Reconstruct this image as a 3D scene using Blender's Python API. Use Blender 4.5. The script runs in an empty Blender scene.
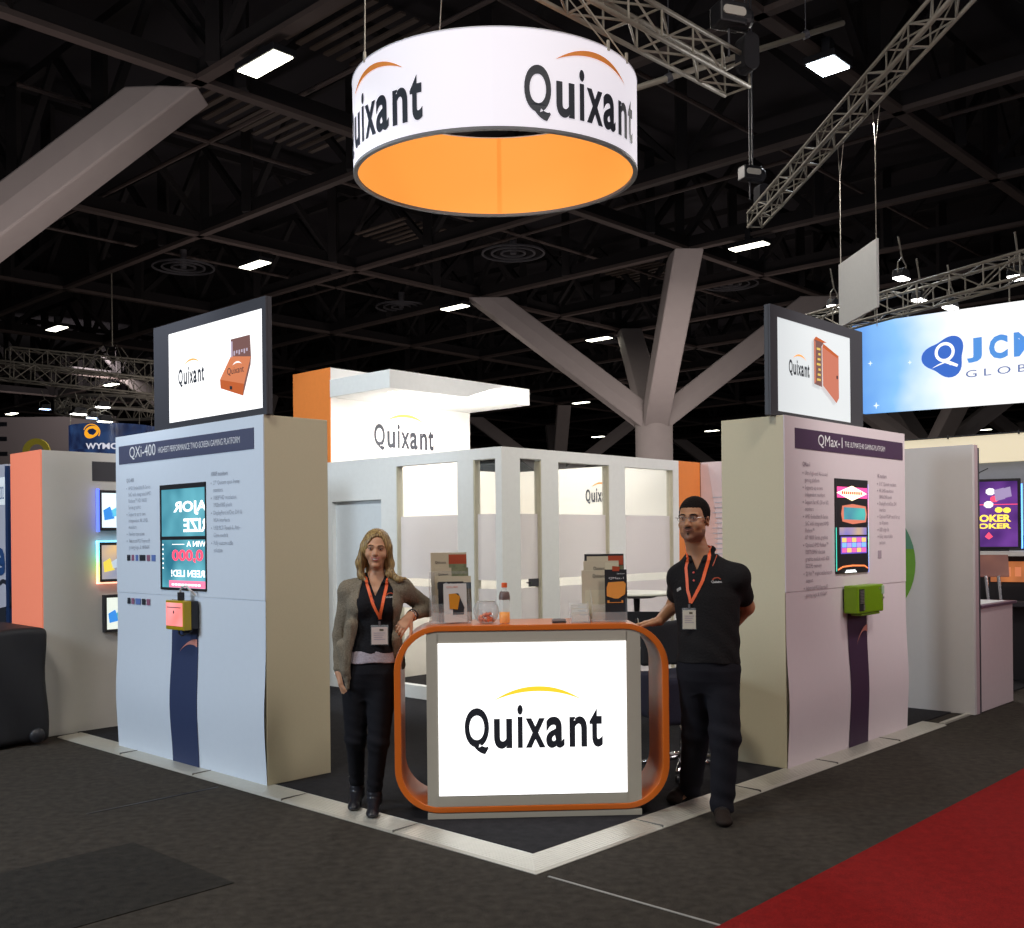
import bpy, math, random
import numpy as np
from mathutils import Vector, Matrix
from mathutils.bvhtree import BVHTree
random.seed(7); np.random.seed(7)
S = bpy.context.scene; COL = S.collection
PI = math.pi; rad = math.radians

# ------------------------------------------------------------------ stand frame
ANG = rad(43.2)                                # the stand is turned 43 degrees to the camera
OX, OY = 0.097, 4.944                           # front corner of the stand on the hall floor
UX, UY = math.sin(ANG), math.cos(ANG)          # along the right-hand aisle
VX, VY = -math.cos(ANG), math.sin(ANG)         # along the left-hand aisle
def W(u, v, z=0.0): return (OX + u*UX + v*VX, OY + u*UY + v*VY, z)
RL = -ANG                                      # faces the left aisle : local x = -v, local y = u
RR = PI/2 - ANG                                # faces the right aisle: local x = u, local y = v
PH = 0.012                                     # height of the stand's carpet

# ------------------------------------------------------------------ materials
MATS = {}
def mat(name, col, rough=0.6, metal=0.0, var=0.05, scale=20.0, bump=0.0, spec=0.5, alpha=None, trans=0.0, emit=None, es=0.0, sheen=0.0):
    if name in MATS: return MATS[name]
    m = bpy.data.materials.new(name); m.use_nodes = True; nt = m.node_tree; N = nt.nodes; L = nt.links
    b = N['Principled BSDF']
    b.inputs['Roughness'].default_value = rough; b.inputs['Metallic'].default_value = metal
    b.inputs['Specular IOR Level'].default_value = spec
    tc = N.new('ShaderNodeTexCoord'); no = N.new('ShaderNodeTexNoise'); no.inputs['Scale'].default_value = scale
    no.inputs['Detail'].default_value = 3
    L.new(tc.outputs['Object'], no.inputs['Vector'])
    mx = N.new('ShaderNodeMix'); mx.data_type = 'RGBA'
    mx.inputs[6].default_value = (*[max(0, c*(1-var)) for c in col], 1); mx.inputs[7].default_value = (*[min(1, c*(1+var)) for c in col], 1)
    L.new(no.outputs['Fac'], mx.inputs[0]); L.new(mx.outputs[2], b.inputs['Base Color'])
    if bump:
        bp = N.new('ShaderNodeBump'); bp.inputs['Strength'].default_value = bump; bp.inputs['Distance'].default_value = 0.01
        L.new(no.outputs['Fac'], bp.inputs['Height']); L.new(bp.outputs[0], b.inputs['Normal'])
    if trans: b.inputs['Transmission Weight'].default_value = trans
    if alpha is not None: b.inputs['Alpha'].default_value = alpha
    if sheen: b.inputs['Sheen Weight'].default_value = sheen
    if emit: b.inputs['Emission Color'].default_value = (*emit, 1); b.inputs['Emission Strength'].default_value = es
    MATS[name] = m; return m
def glow(name, col, s=1.0): return mat(name, [c*.3 for c in col], .5, emit=col, es=s, var=0, spec=.2)
def sr(r, g, b):                                # sRGB 0-255 to linear
    f = lambda c: (c/12.92 if c <= .04045 else ((c+.055)/1.055)**2.4)
    return tuple(f(x/255) for x in (r, g, b))
def glassy(name, col, mixf, tint=(1, 1, 1), rough=.05, edge=0.0):
    """clear sheet: mostly see-through with a faint surface"""
    m = bpy.data.materials.new(name); m.use_nodes = True; nt = m.node_tree; N = nt.nodes; L = nt.links
    N.remove(N['Principled BSDF']); out = N['Material Output']
    tr = N.new('ShaderNodeBsdfTransparent'); tr.inputs[0].default_value = (*tint, 1)
    df = N.new('ShaderNodeBsdfPrincipled'); df.inputs['Base Color'].default_value = (*col, 1); df.inputs['Roughness'].default_value = rough
    no = N.new('ShaderNodeTexNoise'); no.inputs['Scale'].default_value = 3
    mr = N.new('ShaderNodeMapRange'); mr.inputs[3].default_value = mixf*.97; mr.inputs[4].default_value = mixf*1.03
    mix = N.new('ShaderNodeMixShader'); L.new(no.outputs['Fac'], mr.inputs[0]); L.new(mr.outputs[0], mix.inputs[0])
    if edge:                                        # clear plastic and glass look denser where seen edge-on
        lw = N.new('ShaderNodeLayerWeight'); lw.inputs[0].default_value = .35; ad = N.new('ShaderNodeMath'); ad.operation = 'MULTIPLY_ADD'; ad.inputs[1].default_value = edge
        L.new(lw.outputs['Facing'], ad.inputs[0]); L.new(mr.outputs[0], ad.inputs[2]); L.new(ad.outputs[0], mix.inputs[0])
    L.new(tr.outputs[0], mix.inputs[1]); L.new(df.outputs[0], mix.inputs[2]); L.new(mix.outputs[0], out.inputs[0])
    MATS[name] = m; return m

M_white = mat('white_laminate', (.78, .80, .79), .5)
M_cream = mat('cream_board', (.68, .62, .44), .6, scale=60, var=.03)
M_gfxL = mat('cool_white_vinyl', (.70, .77, .87), .45, var=.02)
M_gfxR = mat('lilac_white_vinyl', (.72, .63, .66), .45, var=.02)
M_navy = mat('slate_blue_print', sr(78, 82, 108), .5)
M_stripeL = mat('deep_blue_print', sr(50, 62, 98), .5)
M_purple = mat('dark_purple_print', sr(72, 48, 78), .5)
M_black = mat('black_paint', (.016, .016, .02), .45)
M_frameg = mat('charcoal_frame', (.045, .045, .055), .5)
M_orange = mat('orange_laminate', (.78, .20, .03), .35)
M_orange2 = mat('orange_wall', (.80, .24, .05), .5)
M_steel = mat('brushed_aluminium', (.66, .64, .57), .42, .55, var=.08)
M_chrome = mat('chrome', (.8, .8, .82), .15, 1.0)
M_truss = mat('truss_aluminium', (.25, .23, .19), .5, .2, var=.1)
M_conc = mat('painted_concrete', (.40, .345, .335), .75, var=.06, scale=3)
M_beam = mat('brown_steel', (.088, .064, .058), .7, var=.2, scale=2)
M_web = mat('shaded_roof_steel', (.012, .009, .010), .9, var=.2, scale=2)  # roof shade put into the colour: upper steelwork kept near black
M_deck = mat('dark_roof_deck', (.014, .011, .015), .9)
M_ink = mat('dark_lettering', (.022, .027, .04), .5)
M_grey_ink = mat('grey_small_print', (.44, .48, .56), .6)
M_grey_inkR = mat('mauve_small_print', (.38, .31, .36), .6)
M_white_ink = mat('white_lettering', (.8, .8, .82), .5)
M_orange_ink = mat('orange_print', (.85, .33, .06), .5)
M_salmon_ink = mat('salmon_print', (.75, .30, .24), .5)
M_plastic = glassy('clear_acrylic', (.85, .88, .9), .16)
M_glass = glassy('clear_glass', (.8, .85, .85), .07)
M_film = glassy('frosted_film', (.80, .76, .78), .62, rough=.7)
M_paper = mat('white_card', (.62, .58, .52), .6)
M_dkfab = mat('black_fabric', (.012, .012, .016), .9, scale=120, var=.3, bump=.2)
M_navyfab = mat('navy_fabric', (.018, .018, .04), .9, scale=120, var=.3, bump=.2)

# ------------------------------------------------------------------ objects
def tag(o, label=None, cat=None, group=None, kind=None):
    if label: o['label'] = label
    if cat: o['category'] = cat
    if group: o['group'] = group
    if kind: o['kind'] = kind
    return o
def empty(name, loc=(0, 0, 0), rz=0.0, label=None, cat=None, group=None):
    o = bpy.data.objects.new(name, None); COL.objects.link(o); o.location = loc; o.rotation_euler = (0, 0, rz)
    o.empty_display_size = .1
    return tag(o, label, cat, group)
class MB:
    def __init__(s): s.v = []; s.f = []; s.mi = []; s.cur = 0
    def add(s, vs, fs, M=None):
        o = len(s.v); s.v += [tuple(M @ Vector(v)) if M else tuple(v) for v in vs]
        s.f += [tuple(i+o for i in f) for f in fs]; s.mi += [s.cur]*len(fs); return s
    def box(s, x0, x1, y0, y1, z0, z1, M=None):
        vs = [(x, y, z) for z in (z0, z1) for y in (y0, y1) for x in (x0, x1)]
        return s.add(vs, [(0, 2, 3, 1), (4, 5, 7, 6), (0, 1, 5, 4), (2, 6, 7, 3), (0, 4, 6, 2), (1, 3, 7, 5)], M)
    def quad(s, a, b, c, d): return s.add([a, b, c, d], [(0, 1, 2, 3)])
    def prism(s, pts, y0, y1, M=None):           # polygon in x,z extruded along y; y0 = near face
        n = len(pts); vs = [(x, y0, z) for x, z in pts] + [(x, y1, z) for x, z in pts]
        area = sum(pts[i][0]*pts[(i+1) % n][1]-pts[(i+1) % n][0]*pts[i][1] for i in range(n))
        f = [tuple(range(n)), tuple(range(2*n-1, n-1, -1))] + [(i, i+n, (i+1) % n+n, (i+1) % n) for i in range(n)]
        if area < 0: f = [tuple(reversed(q)) for q in f]
        return s.add(vs, f, M)
    def tube(s, pts, r, n=8, closed=False):
        pts = [Vector(p) for p in pts]; m = len(pts); rs = r if isinstance(r, (list, tuple)) else [r]*m
        vs = []; up0 = None
        for i, p in enumerate(pts):
            if closed: d = pts[(i+1) % m]-pts[i-1]
            else: d = pts[min(i+1, m-1)]-pts[max(i-1, 0)]
            d.normalize()
            if up0 is None: up0 = Vector((0, 0, 1)) if abs(d.z) < .9 else Vector((1, 0, 0))
            a = d.cross(up0)
            if a.length < 1e-4: a = d.cross(Vector((0, 1, 0)))
            a.normalize(); b = a.cross(d); up0 = b
            vs += [tuple(p+(a*math.cos(2*PI*k/n)+b*math.sin(2*PI*k/n))*rs[i]) for k in range(n)]
        fs = []
        for i in range(m if closed else m-1):
            j = (i+1) % m
            fs += [(i*n+k, i*n+(k+1) % n, j*n+(k+1) % n, j*n+k) for k in range(n)]
        if not closed: fs += [tuple(range(n-1, -1, -1)), tuple((m-1)*n+k for k in range(n))]
        return s.add(vs, fs)
    def lathe(s, prof, n=32, M=None, cap=True):   # profile of (r, z)
        vs = [(r*math.cos(2*PI*k/n), r*math.sin(2*PI*k/n), z) for r, z in prof for k in range(n)]
        m = len(prof); fs = [(i*n+k, i*n+(k+1) % n, (i+1)*n+(k+1) % n, (i+1)*n+k) for i in range(m-1) for k in range(n)]
        if cap:
            if prof[0][0] > 1e-5: fs.append(tuple(range(n-1, -1, -1)))
            if prof[-1][0] > 1e-5: fs.append(tuple((m-1)*n+k for k in range(n)))
        return s.add(vs, fs, M)
    def build(s, name, m, parent=None, bevel=0.0, smooth=False, loc=None):
        me = bpy.data.meshes.new(name); me.from_pydata(s.v, [], s.f); me.update()
        ms = m if isinstance(m, (list, tuple)) else [m]
        for q in ms: me.materials.append(q)
        if len(ms) > 1:
            for p, i in zip(me.polygons, s.mi): p.material_index = i
        if smooth: me.shade_smooth()
        o = bpy.data.objects.new(name, me); COL.objects.link(o)
        if parent: o.parent = parent
        if loc: o.location = loc
        if bevel:
            b = o.modifiers.new('edge', 'BEVEL'); b.width = bevel; b.segments = 2; b.limit_method = 'ANGLE'; b.angle_limit = rad(40)
        if smooth == 'auto':
            pass
        return o
def copy_tree(o, parent=None, loc=None, rz=None):
    c = o.copy(); COL.objects.link(c); c.parent = parent
    if loc is not None: c.location = loc
    if rz is not None: c.rotation_euler = (0, 0, rz)
    for ch in list(o.children): copy_tree(ch, c)
    return c

# ------------------------------------------------------------------ lettering
_tc = {}
def glyphs(text, bold=0.0, space=1.0, res=3):
    key = (text, bold, space, res)
    if key in _tc: return _tc[key]
    cu = bpy.data.curves.new('t', 'FONT'); cu.body = text; cu.size = 1; cu.offset = bold; cu.space_character = space; cu.resolution_u = res
    ob = bpy.data.objects.new('t', cu); COL.objects.link(ob)
    dg = bpy.context.evaluated_depsgraph_get(); dg.update()
    me = bpy.data.meshes.new_from_object(ob.evaluated_get(dg))
    v = [tuple(q.co[:2]) for q in me.vertices]; f = [tuple(p.vertices) for p in me.polygons]
    bpy.data.objects.remove(ob); bpy.data.meshes.remove(me); bpy.data.curves.remove(cu)
    _tc[key] = (v, f); return v, f
def text_to(mb, text, x0, z0, x1, z1, y, bold=0.0, mirror=False, clipx=None, bend=None, space=1.0, res=3):
    """lettering stretched into the box x0..x1, z0..z1 on the plane y (facing -y)"""
    v, f = glyphs(text, bold, space, res)
    if not v: return
    ax = min(p[0] for p in v); bx = max(p[0] for p in v); az = min(p[1] for p in v); bz = max(p[1] for p in v)
    sx = (x1-x0)/max(bx-ax, 1e-6); sz = (z1-z0)/max(bz-az, 1e-6)
    vs = []
    for px, pz in v:
        X = (px-ax)*sx; X = x1-X if mirror else x0+X
        vs.append((X, y, z0+(pz-az)*sz))
    if mirror: f = [tuple(reversed(q)) for q in f]
    if clipx is not None:
        f = [q for q in f if max(vs[i][0] for i in q) <= clipx]
    if bend: vs = [bend(p) for p in vs]
    mb.add(vs, f)
def line_to(mb, text, x0, zbase, h, y, maxw=None, bold=0.0, cond=.8):
    """a line of small print with cap height h; returns nothing"""
    v, f = glyphs(text, bold)
    if not v: return
    s = h/.72
    bx = max(p[0] for p in v)*s*cond
    k = cond if not maxw or bx <= maxw else cond*maxw/bx
    mb.add([(x0+p[0]*s*k, y, zbase+p[1]*s) for p in v], f)
def crescent(x0, x1, z0, outer, inner, y, n=28, bend=None):
    m = MB(); c = (x0+x1)/2; w = (x1-x0)/2; vs = []
    for i in range(n+1):
        t = -1+2*i/n; k = 1-abs(t)**2.1
        vs += [(c+t*w, y, z0+outer*k), (c+t*w, y, z0+inner*k)]
    if bend: vs = [bend(p) for p in vs]
    m.add(vs, [(2*i, 2*i+1, 2*i+3, 2*i+2) for i in range(n)]); return m
def logo(parent, x0, x1, zb, y, ink, arc, name='lettering', hfac=.36, bold=.012, bend=None):
    """company wordmark with its swoosh; zb = bottom of the Q's tail"""
    w = x1-x0; m = MB(); k = hfac/.359*w
    for ch, a, b, za, zc in (('Q', 0, .176, 0, .341), ('u', .211, .343, .037, .259), ('i', .381, .421, .041, .359), ('x', .440, .584, .041, .259), ('a', .588, .722, .036, .268), ('n', .758, .886, .041, .267), ('t', .904, 1.0, .038, .325)):
        text_to(m, ch, x0+a*w, zb+za*k, x0+b*w, zb+zc*k, y, bold=bold*2.2, bend=bend, res=7)
    a = m.build(name, ink, parent)
    zt = zb+hfac*w
    b = crescent(x0+.205*w, x0+.853*w, zt+.03*w, .105*w*hfac/.36, .068*w*hfac/.36, y, bend=bend).build('swoosh', arc, parent)
    return a, b

# ================================================================== camera
cam = bpy.data.cameras.new('camera'); co = bpy.data.objects.new('camera', cam); COL.objects.link(co); S.camera = co
cam.sensor_fit = 'HORIZONTAL'; cam.sensor_width = 36.0; cam.lens = 1042/1024*36.0; cam.shift_y = 74/1024
cam.clip_start = .1; cam.clip_end = 400
co.matrix_world = Matrix.Translation((0, 0, 1.6)) @ Matrix.Rotation(PI/2, 4, 'X') @ Matrix.Rotation(-rad(.6), 4, 'Z')

# ================================================================== setting: floor
def carpet(name, c1, c2, scale=260, rough=.95, big=0.0):
    m = bpy.data.materials.new(name); m.use_nodes = True; nt = m.node_tree; N = nt.nodes; L = nt.links; b = N['Principled BSDF']
    tc = N.new('ShaderNodeTexCoord'); n1 = N.new('ShaderNodeTexNoise'); n1.inputs['Scale'].default_value = scale; n1.inputs['Detail'].default_value = 2
    n2 = N.new('ShaderNodeTexNoise'); n2.inputs['Scale'].default_value = 18; n2.inputs['Detail'].default_value = 4
    L.new(tc.outputs['Object'], n1.inputs['Vector']); L.new(tc.outputs['Object'], n2.inputs['Vector'])
    cr = N.new('ShaderNodeValToRGB'); cr.color_ramp.elements[0].position = .38; cr.color_ramp.elements[0].color = (*c1, 1)
    cr.color_ramp.elements[1].position = .64; cr.color_ramp.elements[1].color = (*c2, 1)
    ad = N.new('ShaderNodeMath'); ad.operation = 'MULTIPLY_ADD'; ad.inputs[1].default_value = .75; 
    ml = N.new('ShaderNodeMath'); ml.operation = 'MULTIPLY'; ml.inputs[1].default_value = .25
    L.new(n2.outputs['Fac'], ml.inputs[0]); L.new(n1.outputs['Fac'], ad.inputs[0]); L.new(ml.outputs[0], ad.inputs[2])
    L.new(ad.outputs[0], cr.inputs[0]); L.new(cr.outputs[0], b.inputs['Base Color'])
    bp = N.new('ShaderNodeBump'); bp.inputs['Strength'].default_value = .5; bp.inputs['Distance'].default_value = .004
    L.new(n1.outputs['Fac'], bp.inputs['Height']); L.new(bp.outputs[0], b.inputs['Normal'])
    b.inputs['Roughness'].default_value = rough; b.inputs['Specular IOR Level'].default_value = .15
    return m
M_car = carpet('grey_aisle_carpet', (.012, .0105, .009), (.082, .070, .057))
M_car2 = carpet('dark_carpet_tile', (.008, .0075, .007), (.048, .043, .037))
M_carb = carpet('black_stand_carpet', (.008, .008, .010), (.035, .034, .038))
M_red = carpet('red_aisle_carpet', (.15, .004, .004), (.30, .010, .009))
m = MB(); m.add([(-90, -8, 0), (90, -8, 0), (90, 132, 0), (-90, 132, 0)], [(0, 1, 2, 3)]); fl = tag(m.build('floor', M_car), kind='structure')
def sheet(name, u0, u1, v0, v1, z0, z1, m_, parent=None, kind='structure', bevel=0):
    mb = MB(); vs = [W(u, v, z) for z in (z0, z1) for v in (v0, v1) for u in (u0, u1)]
    mb.add(vs, [(0, 2, 3, 1), (4, 5, 7, 6), (0, 1, 5, 4), (2, 6, 7, 3), (0, 4, 6, 2), (1, 3, 7, 5)])
    o = mb.build(name, m_, parent, bevel=bevel)
    if kind: tag(o, kind=kind)
    return o
o = sheet('red_carpet_runner', -14, 30, -4.2, -1.0, 0, .006, M_red, kind=None)
tag(o, 'bright red carpet runner along the aisle in the lower right corner', 'carpet')
o = sheet('carpet_tile', -2.02, -1.02, .98, 1.96, 0, .004, M_car2, kind=None)
tag(o, 'darker square of charcoal carpet lying in the grey aisle, lower left', 'carpet')
o = sheet('carpet_seam_strip', .015, .028, -.995, -.06, 0, .003, mat('pale_seam', (.34, .33, .31), .7), kind=None)
tag(o, 'thin pale seam strip running from the metal corner to the red carpet', 'strip')
o = sheet('carpet_joint', -.92, -.05, 2.72, 2.735, 0, .0025, M_black, kind=None)
tag(o, 'thin black joint line in the grey carpet before the left display tower', 'strip')
st = sheet('trim_1', .199, 13, .199, 13, 0, PH, M_carb)
# aluminium edge ramps: a flat deck with grooves, one along each aisle side
def ramp(name, rz, length, label, flip, wide=.2):
    e = empty(name, W(0, 0, 0), rz, label, 'edge strip')
    m = MB(); prof = [(0, .0), (0, .003), (.015, .008)]
    n = 9
    for i in range(n):
        a = .018+i*(wide-.02)/n; b = a+(wide-.02)/n
        prof += [(a, .010+.006*i/n), (b-.005, .011+.006*i/n), (b-.0045, .004+.006*i/n), (b-.0005, .004+.006*i/n)]
    prof += [(wide, .016), (wide, 0)]
    k = len(prof)
    vs = []
    for (t, z) in prof:                           # mitred at the corner
        vs.append((flip*t, t, z)); vs.append((flip*length, t, z))
    fs = [(2*i, 2*i+1, 2*((i+1) % k)+1, 2*((i+1) % k)) for i in range(k)] + [tuple(range(0, 2*k, 2)), tuple(range(1, 2*k, 2))]
    m.add(vs, fs); m.build('ramp_profile', M_steel, e)
    for q in np.arange(1.05, length-.1, 1.05):
        j = MB(); j.box(flip*q-.0015, flip*q+.0015, .004, wide, .0, .0185); j.build('joint', mat('joint_grey', (.16, .155, .14), .6), e)
ramp('edge_ramp', RL, 5.28, 'grooved aluminium edge ramp along the left side of the stand', -1)
ramp('edge_ramp', RR, 5.12, 'grooved aluminium edge ramp along the right side of the stand', 1)
o = sheet('threshold_strip', 5.14, 5.85, .03, .07, 0, .016, M_steel, kind=None); tag(o, 'narrow metal threshold at the foot of the right wing panel', 'edge strip')

# ================================================================== setting: ceiling
TZ = 10.3                                       # underside of the roof trusses
m = MB(); m.add([(-90, -8, 13.6), (90, -8, 13.6), (90, 132, 13.6), (-90, 132, 13.6)], [(3, 2, 1, 0)])
ceil = tag(m.build('ceiling', M_deck), kind='structure')
def rot_box(mb, p, q, w, h):
    """box beam from p to q, width w across, height h above the line"""
    p = Vector(p); q = Vector(q); d = q-p; L = d.length; d.normalize()
    s = d.cross(Vector((0, 0, 1)));
    if s.length < .01: s = Vector((1, 0, 0))
    s.normalize(); u = s.cross(d)
    M = Matrix(((d.x, s.x, u.x, p.x), (d.y, s.y, u.y, p.y), (d.z, s.z, u.z, p.z), (0, 0, 0, 1)))
    mb.box(0, L, -w/2, w/2, 0, h, M)
GU = [-13, -7.7, -2.4, 6.75, 12.0, 17.6, 23.3, 27.75, 32.2, 37.5, 42.7, 48, 57, 66, 75, 84, 93, 104, 115]
GV = [-21, -12.3, -3.4, 5.55, 14.5, 23.5, 32.4, 41.3, 50.3, 59.2, 68.1, 77, 86, 95, 104]
def clipw(a, b):                                 # keep the beams inside the hall
    return a, b
def truss_beam(p, q, w, web):
    mb = MB(); rot_box(mb, p, q, w, .10); mb.build('lower_chord', M_beam, ceil)
    mb = MB(); rot_box(mb, (p[0], p[1], p[2]+.10), (q[0], q[1], q[2]+.10), w*.3, .35)
    rot_box(mb, (p[0], p[1], p[2]+2.4), (q[0], q[1], q[2]+2.4), w*.8, .2)
    L = math.dist(p, q); n = max(1, int(L/4.47))
    if web:
        for i in range(n):
            a = i/n; b = (i+.5)/n; c = (i+1)/n
            P = lambda t, z: (p[0]+(q[0]-p[0])*t, p[1]+(q[1]-p[1])*t, TZ+z)
            rot_box(mb, P(a, .1), P(b, 2.4), .16, .16); rot_box(mb, P(b, 2.4), P(c, .1), .16, .16)
            rot_box(mb, P(a, .1), P(a, 2.45), .26, .26)
    mb.build('truss_web', M_web, ceil)
def inhall(u, v): x, y, _ = W(u, v); return abs(x) < 88 and -6 < y < 128
for gu in GU:
    vs = [v for v in np.arange(-40, 125, .5) if inhall(gu, v)]
    if len(vs) > 4: truss_beam(W(gu, vs[0], TZ), W(gu, vs[-1], TZ), .24 if gu in (6.75, 23.3, 32.2, 48) else .20, gu < 50)
for gv in GV:
    us = [u for u in np.arange(-40, 150, .5) if inhall(u, gv)]
    if len(us) > 4: truss_beam(W(us[0], gv, TZ), W(us[-1], gv, TZ), .24 if gv in (14.5, 23.5, 5.55) else .22, gv < 60)
# slatted duct grilles and sprinkler pipes between the trusses
for (u, v, nu) in ((26.2, 19.5, 3), (8.5, 17.2, 4), (8.2, 12.6, 5), (17.4, 22, 3)):
    mb = MB()
    for k in range(nu*3):
        rot_box(mb, W(u+k*.33, v-1.2, TZ+1.1), W(u+k*.33, v+1.2, TZ+1.1), .13, .04)
    mb.build('duct_grille', mat('grille_brown', (.085, .062, .05), .7, scale=2, var=.3), ceil)
for k, (u, v) in enumerate(((20.5, 19.2), (29, 16.5), (23, 27.5), (38, 13.5), (34, 26), (14, 28))):
    mb = MB(); T = Matrix.Translation(W(u, v, TZ+.3))
    for r in (.35, .65, .95): mb.lathe([(r, 0), (r+.06, 0), (r+.06, .05), (r, .05), (r, 0)], 28, T, cap=False)
    mb.lathe([(.1, 0), (.12, .6)], 12, T)
    mb.build('air_diffuser', mat('diffuser_grey', (.09, .085, .095), .6), ceil)
mb = MB()
for (u0, v0, u1, v1) in ((4, 9.2, 60, 9.2), (5, 18.6, 70, 18.6), (9.4, 4, 9.4, 60), (20.2, 3, 20.2, 60), (29.8, 3, 29.8, 60), (5, 28, 80, 28)):
    mb.tube([W(u0, v0, TZ+.7), W(u1, v1, TZ+.7)], .05, 6)
mb.build('sprinkler_pipe', M_beam, ceil)
# far walls of the hall
m = MB(); m.box(-88, 88, 129, 129.4, 0, 13.6); tag(m.build('wall_back', mat('far_wall', (.02, .018, .02), .9)), kind='structure')
m = MB(); m.box(-60, -28.5, 62, 62.4, 0, 9.1); m.box(-28.5, -23.5, 62, 62.4, 0, 9.1); 
tag(m.build('wall_left', mat('mauve_wall', (.22, .19, .19), .8)), kind='structure')

# ================================================================== branching roof columns
def tree_column(u, v, label, tips=((-4.25, -4.25), (-4.25, 4.25), (4.25, -4.25), (4.25, 4.25))):
    e = empty('branching_column', W(u, v, 0), RR, label, 'column', 'branching roof columns')
    m = MB(); m.lathe([(.75, 0), (.75, .25), (.68, .3), (.68, 6.25), (.70, 6.3), (.70, 6.38), (.3, 6.4)], 48); m.build('column_shaft', M_conc, e, smooth=False).data.shade_smooth()
    for i, (a, b) in enumerate(tips):
        d = Vector((a, b, 0)).normalized(); s = Vector((-d.y, d.x, 0))
        p = Vector((0, 0, 5.7)); q = Vector((a, b, TZ-.02)); ax = (q-p).normalized(); nrm = ax.cross(s).normalized()
        m = MB(); wd = .44; t = .42                 # hexagon-ended strut: a flat web between bevelled flanges
        sec = [(-wd, -t), (wd, -t), (wd+.05, 0), (wd, t), (-wd, t), (-wd-.05, 0)]
        n0 = len(sec); vs = []
        for c, k in ((p, 1.0), (q, 1.0)):
            for (x, y) in sec:
                P = c + s*x*k + nrm*y
                if c is q:                          # cut level under the truss, with a pointed nose
                    P = P - ax*((P.z-TZ)/ax.z)
                else: P = P - ax*((P.z-4.9)/ax.z)*.0
                vs.append(tuple(P))
        m.add(vs, [tuple(range(n0)), tuple(range(2*n0-1, n0-1, -1))]+[(k, k+n0, (k+1) % n0+n0, (k+1) % n0) for k in range(n0)])
        m.build('branch', M_conc, e, bevel=.04)
    return e
cols = [(27.75, 19.0, 'pale branching concrete column rising behind the grey meeting room'),
        (2.35, 19.7, 'huge pale angled column strut filling the upper left corner, its shaft out of the picture'),
        (27.75, 45.8, 'far branching column partly hidden behind the left tower and its lit sign'),
        (53.5, 19.0, 'branching column behind the blue banner, struts showing under the banner'),
        (53.5, 45.8, 'far branching column seen over the room frame, left of the big column'),
        (79.5, 19.0, 'far branching column at the right edge, one slanting strut showing under the banner'),
        (79.5, 45.8, 'farthest branching column, one strut showing right of the big column shaft')]
for u, v, l in cols: tree_column(u, v, l)

# ================================================================== ceiling lights
M_lampw = glow('high_bay_panel', (1.0, .97, .80), 7.0)
M_lampb = glow('cool_flood_panel', (.82, .92, 1.0), 14.0)
def high_bay(x, y, z, rz, lx, ly, label, mt=None, name='ceiling_light', group='rectangular ceiling lights', cat='ceiling light'):
    e = empty(name, (x, y, z), rz, label, cat, group)
    m = MB(); m.box(-lx/2-.04, lx/2+.04, -ly/2-.04, ly/2+.04, .02, .14); m.box(-.1, .1, -.08, .08, .14, .5); m.build('lamp_housing', M_black, e, bevel=.01)
    m = MB(); m.box(-lx/2, lx/2, -ly/2, ly/2, -.005, .03); m.build('diffuser', mt or M_lampw, e, bevel=.01)
    return e
F = 1042.0; RO = rad(.6)
def at(px, py, Y):                               # a point at distance Y on the sight line through the photo's pixel
    dx = px-512; dy = 538-py
    return (Y*(dx*math.cos(RO)+dy*math.sin(RO))/F, Y, 1.6+Y*(-dx*math.sin(RO)+dy*math.cos(RO))/F)
def ath(px, py, h):
    z = at(px, py, 1)[2]-1.6; return at(px, py, (h-1.6)/z)
for (px, py, l) in ((265, 65, 'large rectangular ceiling light left of the round hanging sign'),
                    (255, 265.5, 'rectangular ceiling light above the lit sign on the left tower'),
                    (57, 329, 'ceiling light at far left above the distant lattice truss'),
                    (455, 308, 'small ceiling light beside the leftmost tip of the branching column'),
                    (749, 247, 'ceiling light right of the branching column, below the long truss'),
                    (599, 339.5, 'ceiling light seen between two struts of the branching column'),
                    (581, 403, 'small ceiling light just left of the big column shaft'),
                    (12, 414, 'faint yellow ceiling light near the left edge of the picture'),
                    (111, 385, 'ceiling light in front of the distant lattice truss at left'),
                    (598, 437, 'tiny ceiling light low over the room frame'),
                    (718, 449, 'tiny ceiling light low between big column and right tower'),
                    (911, 409.5, 'tiny ceiling light just under the blue banner'),
                    (984, 430, 'tiny ceiling light under the banner near the right edge'),
                    (712, 431, 'tiny ceiling light beside the upper left edge of the right tower')):
    x, y, z = ath(px, py, 10.0)
    if y < 90: high_bay(x, y, z, RR, .40, 1.13, l)
x, y, z = ath(828, 67, 10.0)
fl_ = high_bay(x, y, z, RR, .64, .52, 'dazzling white floodlight high on the right between the trusses', M_lampb, 'floodlight', None, 'floodlight')


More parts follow.
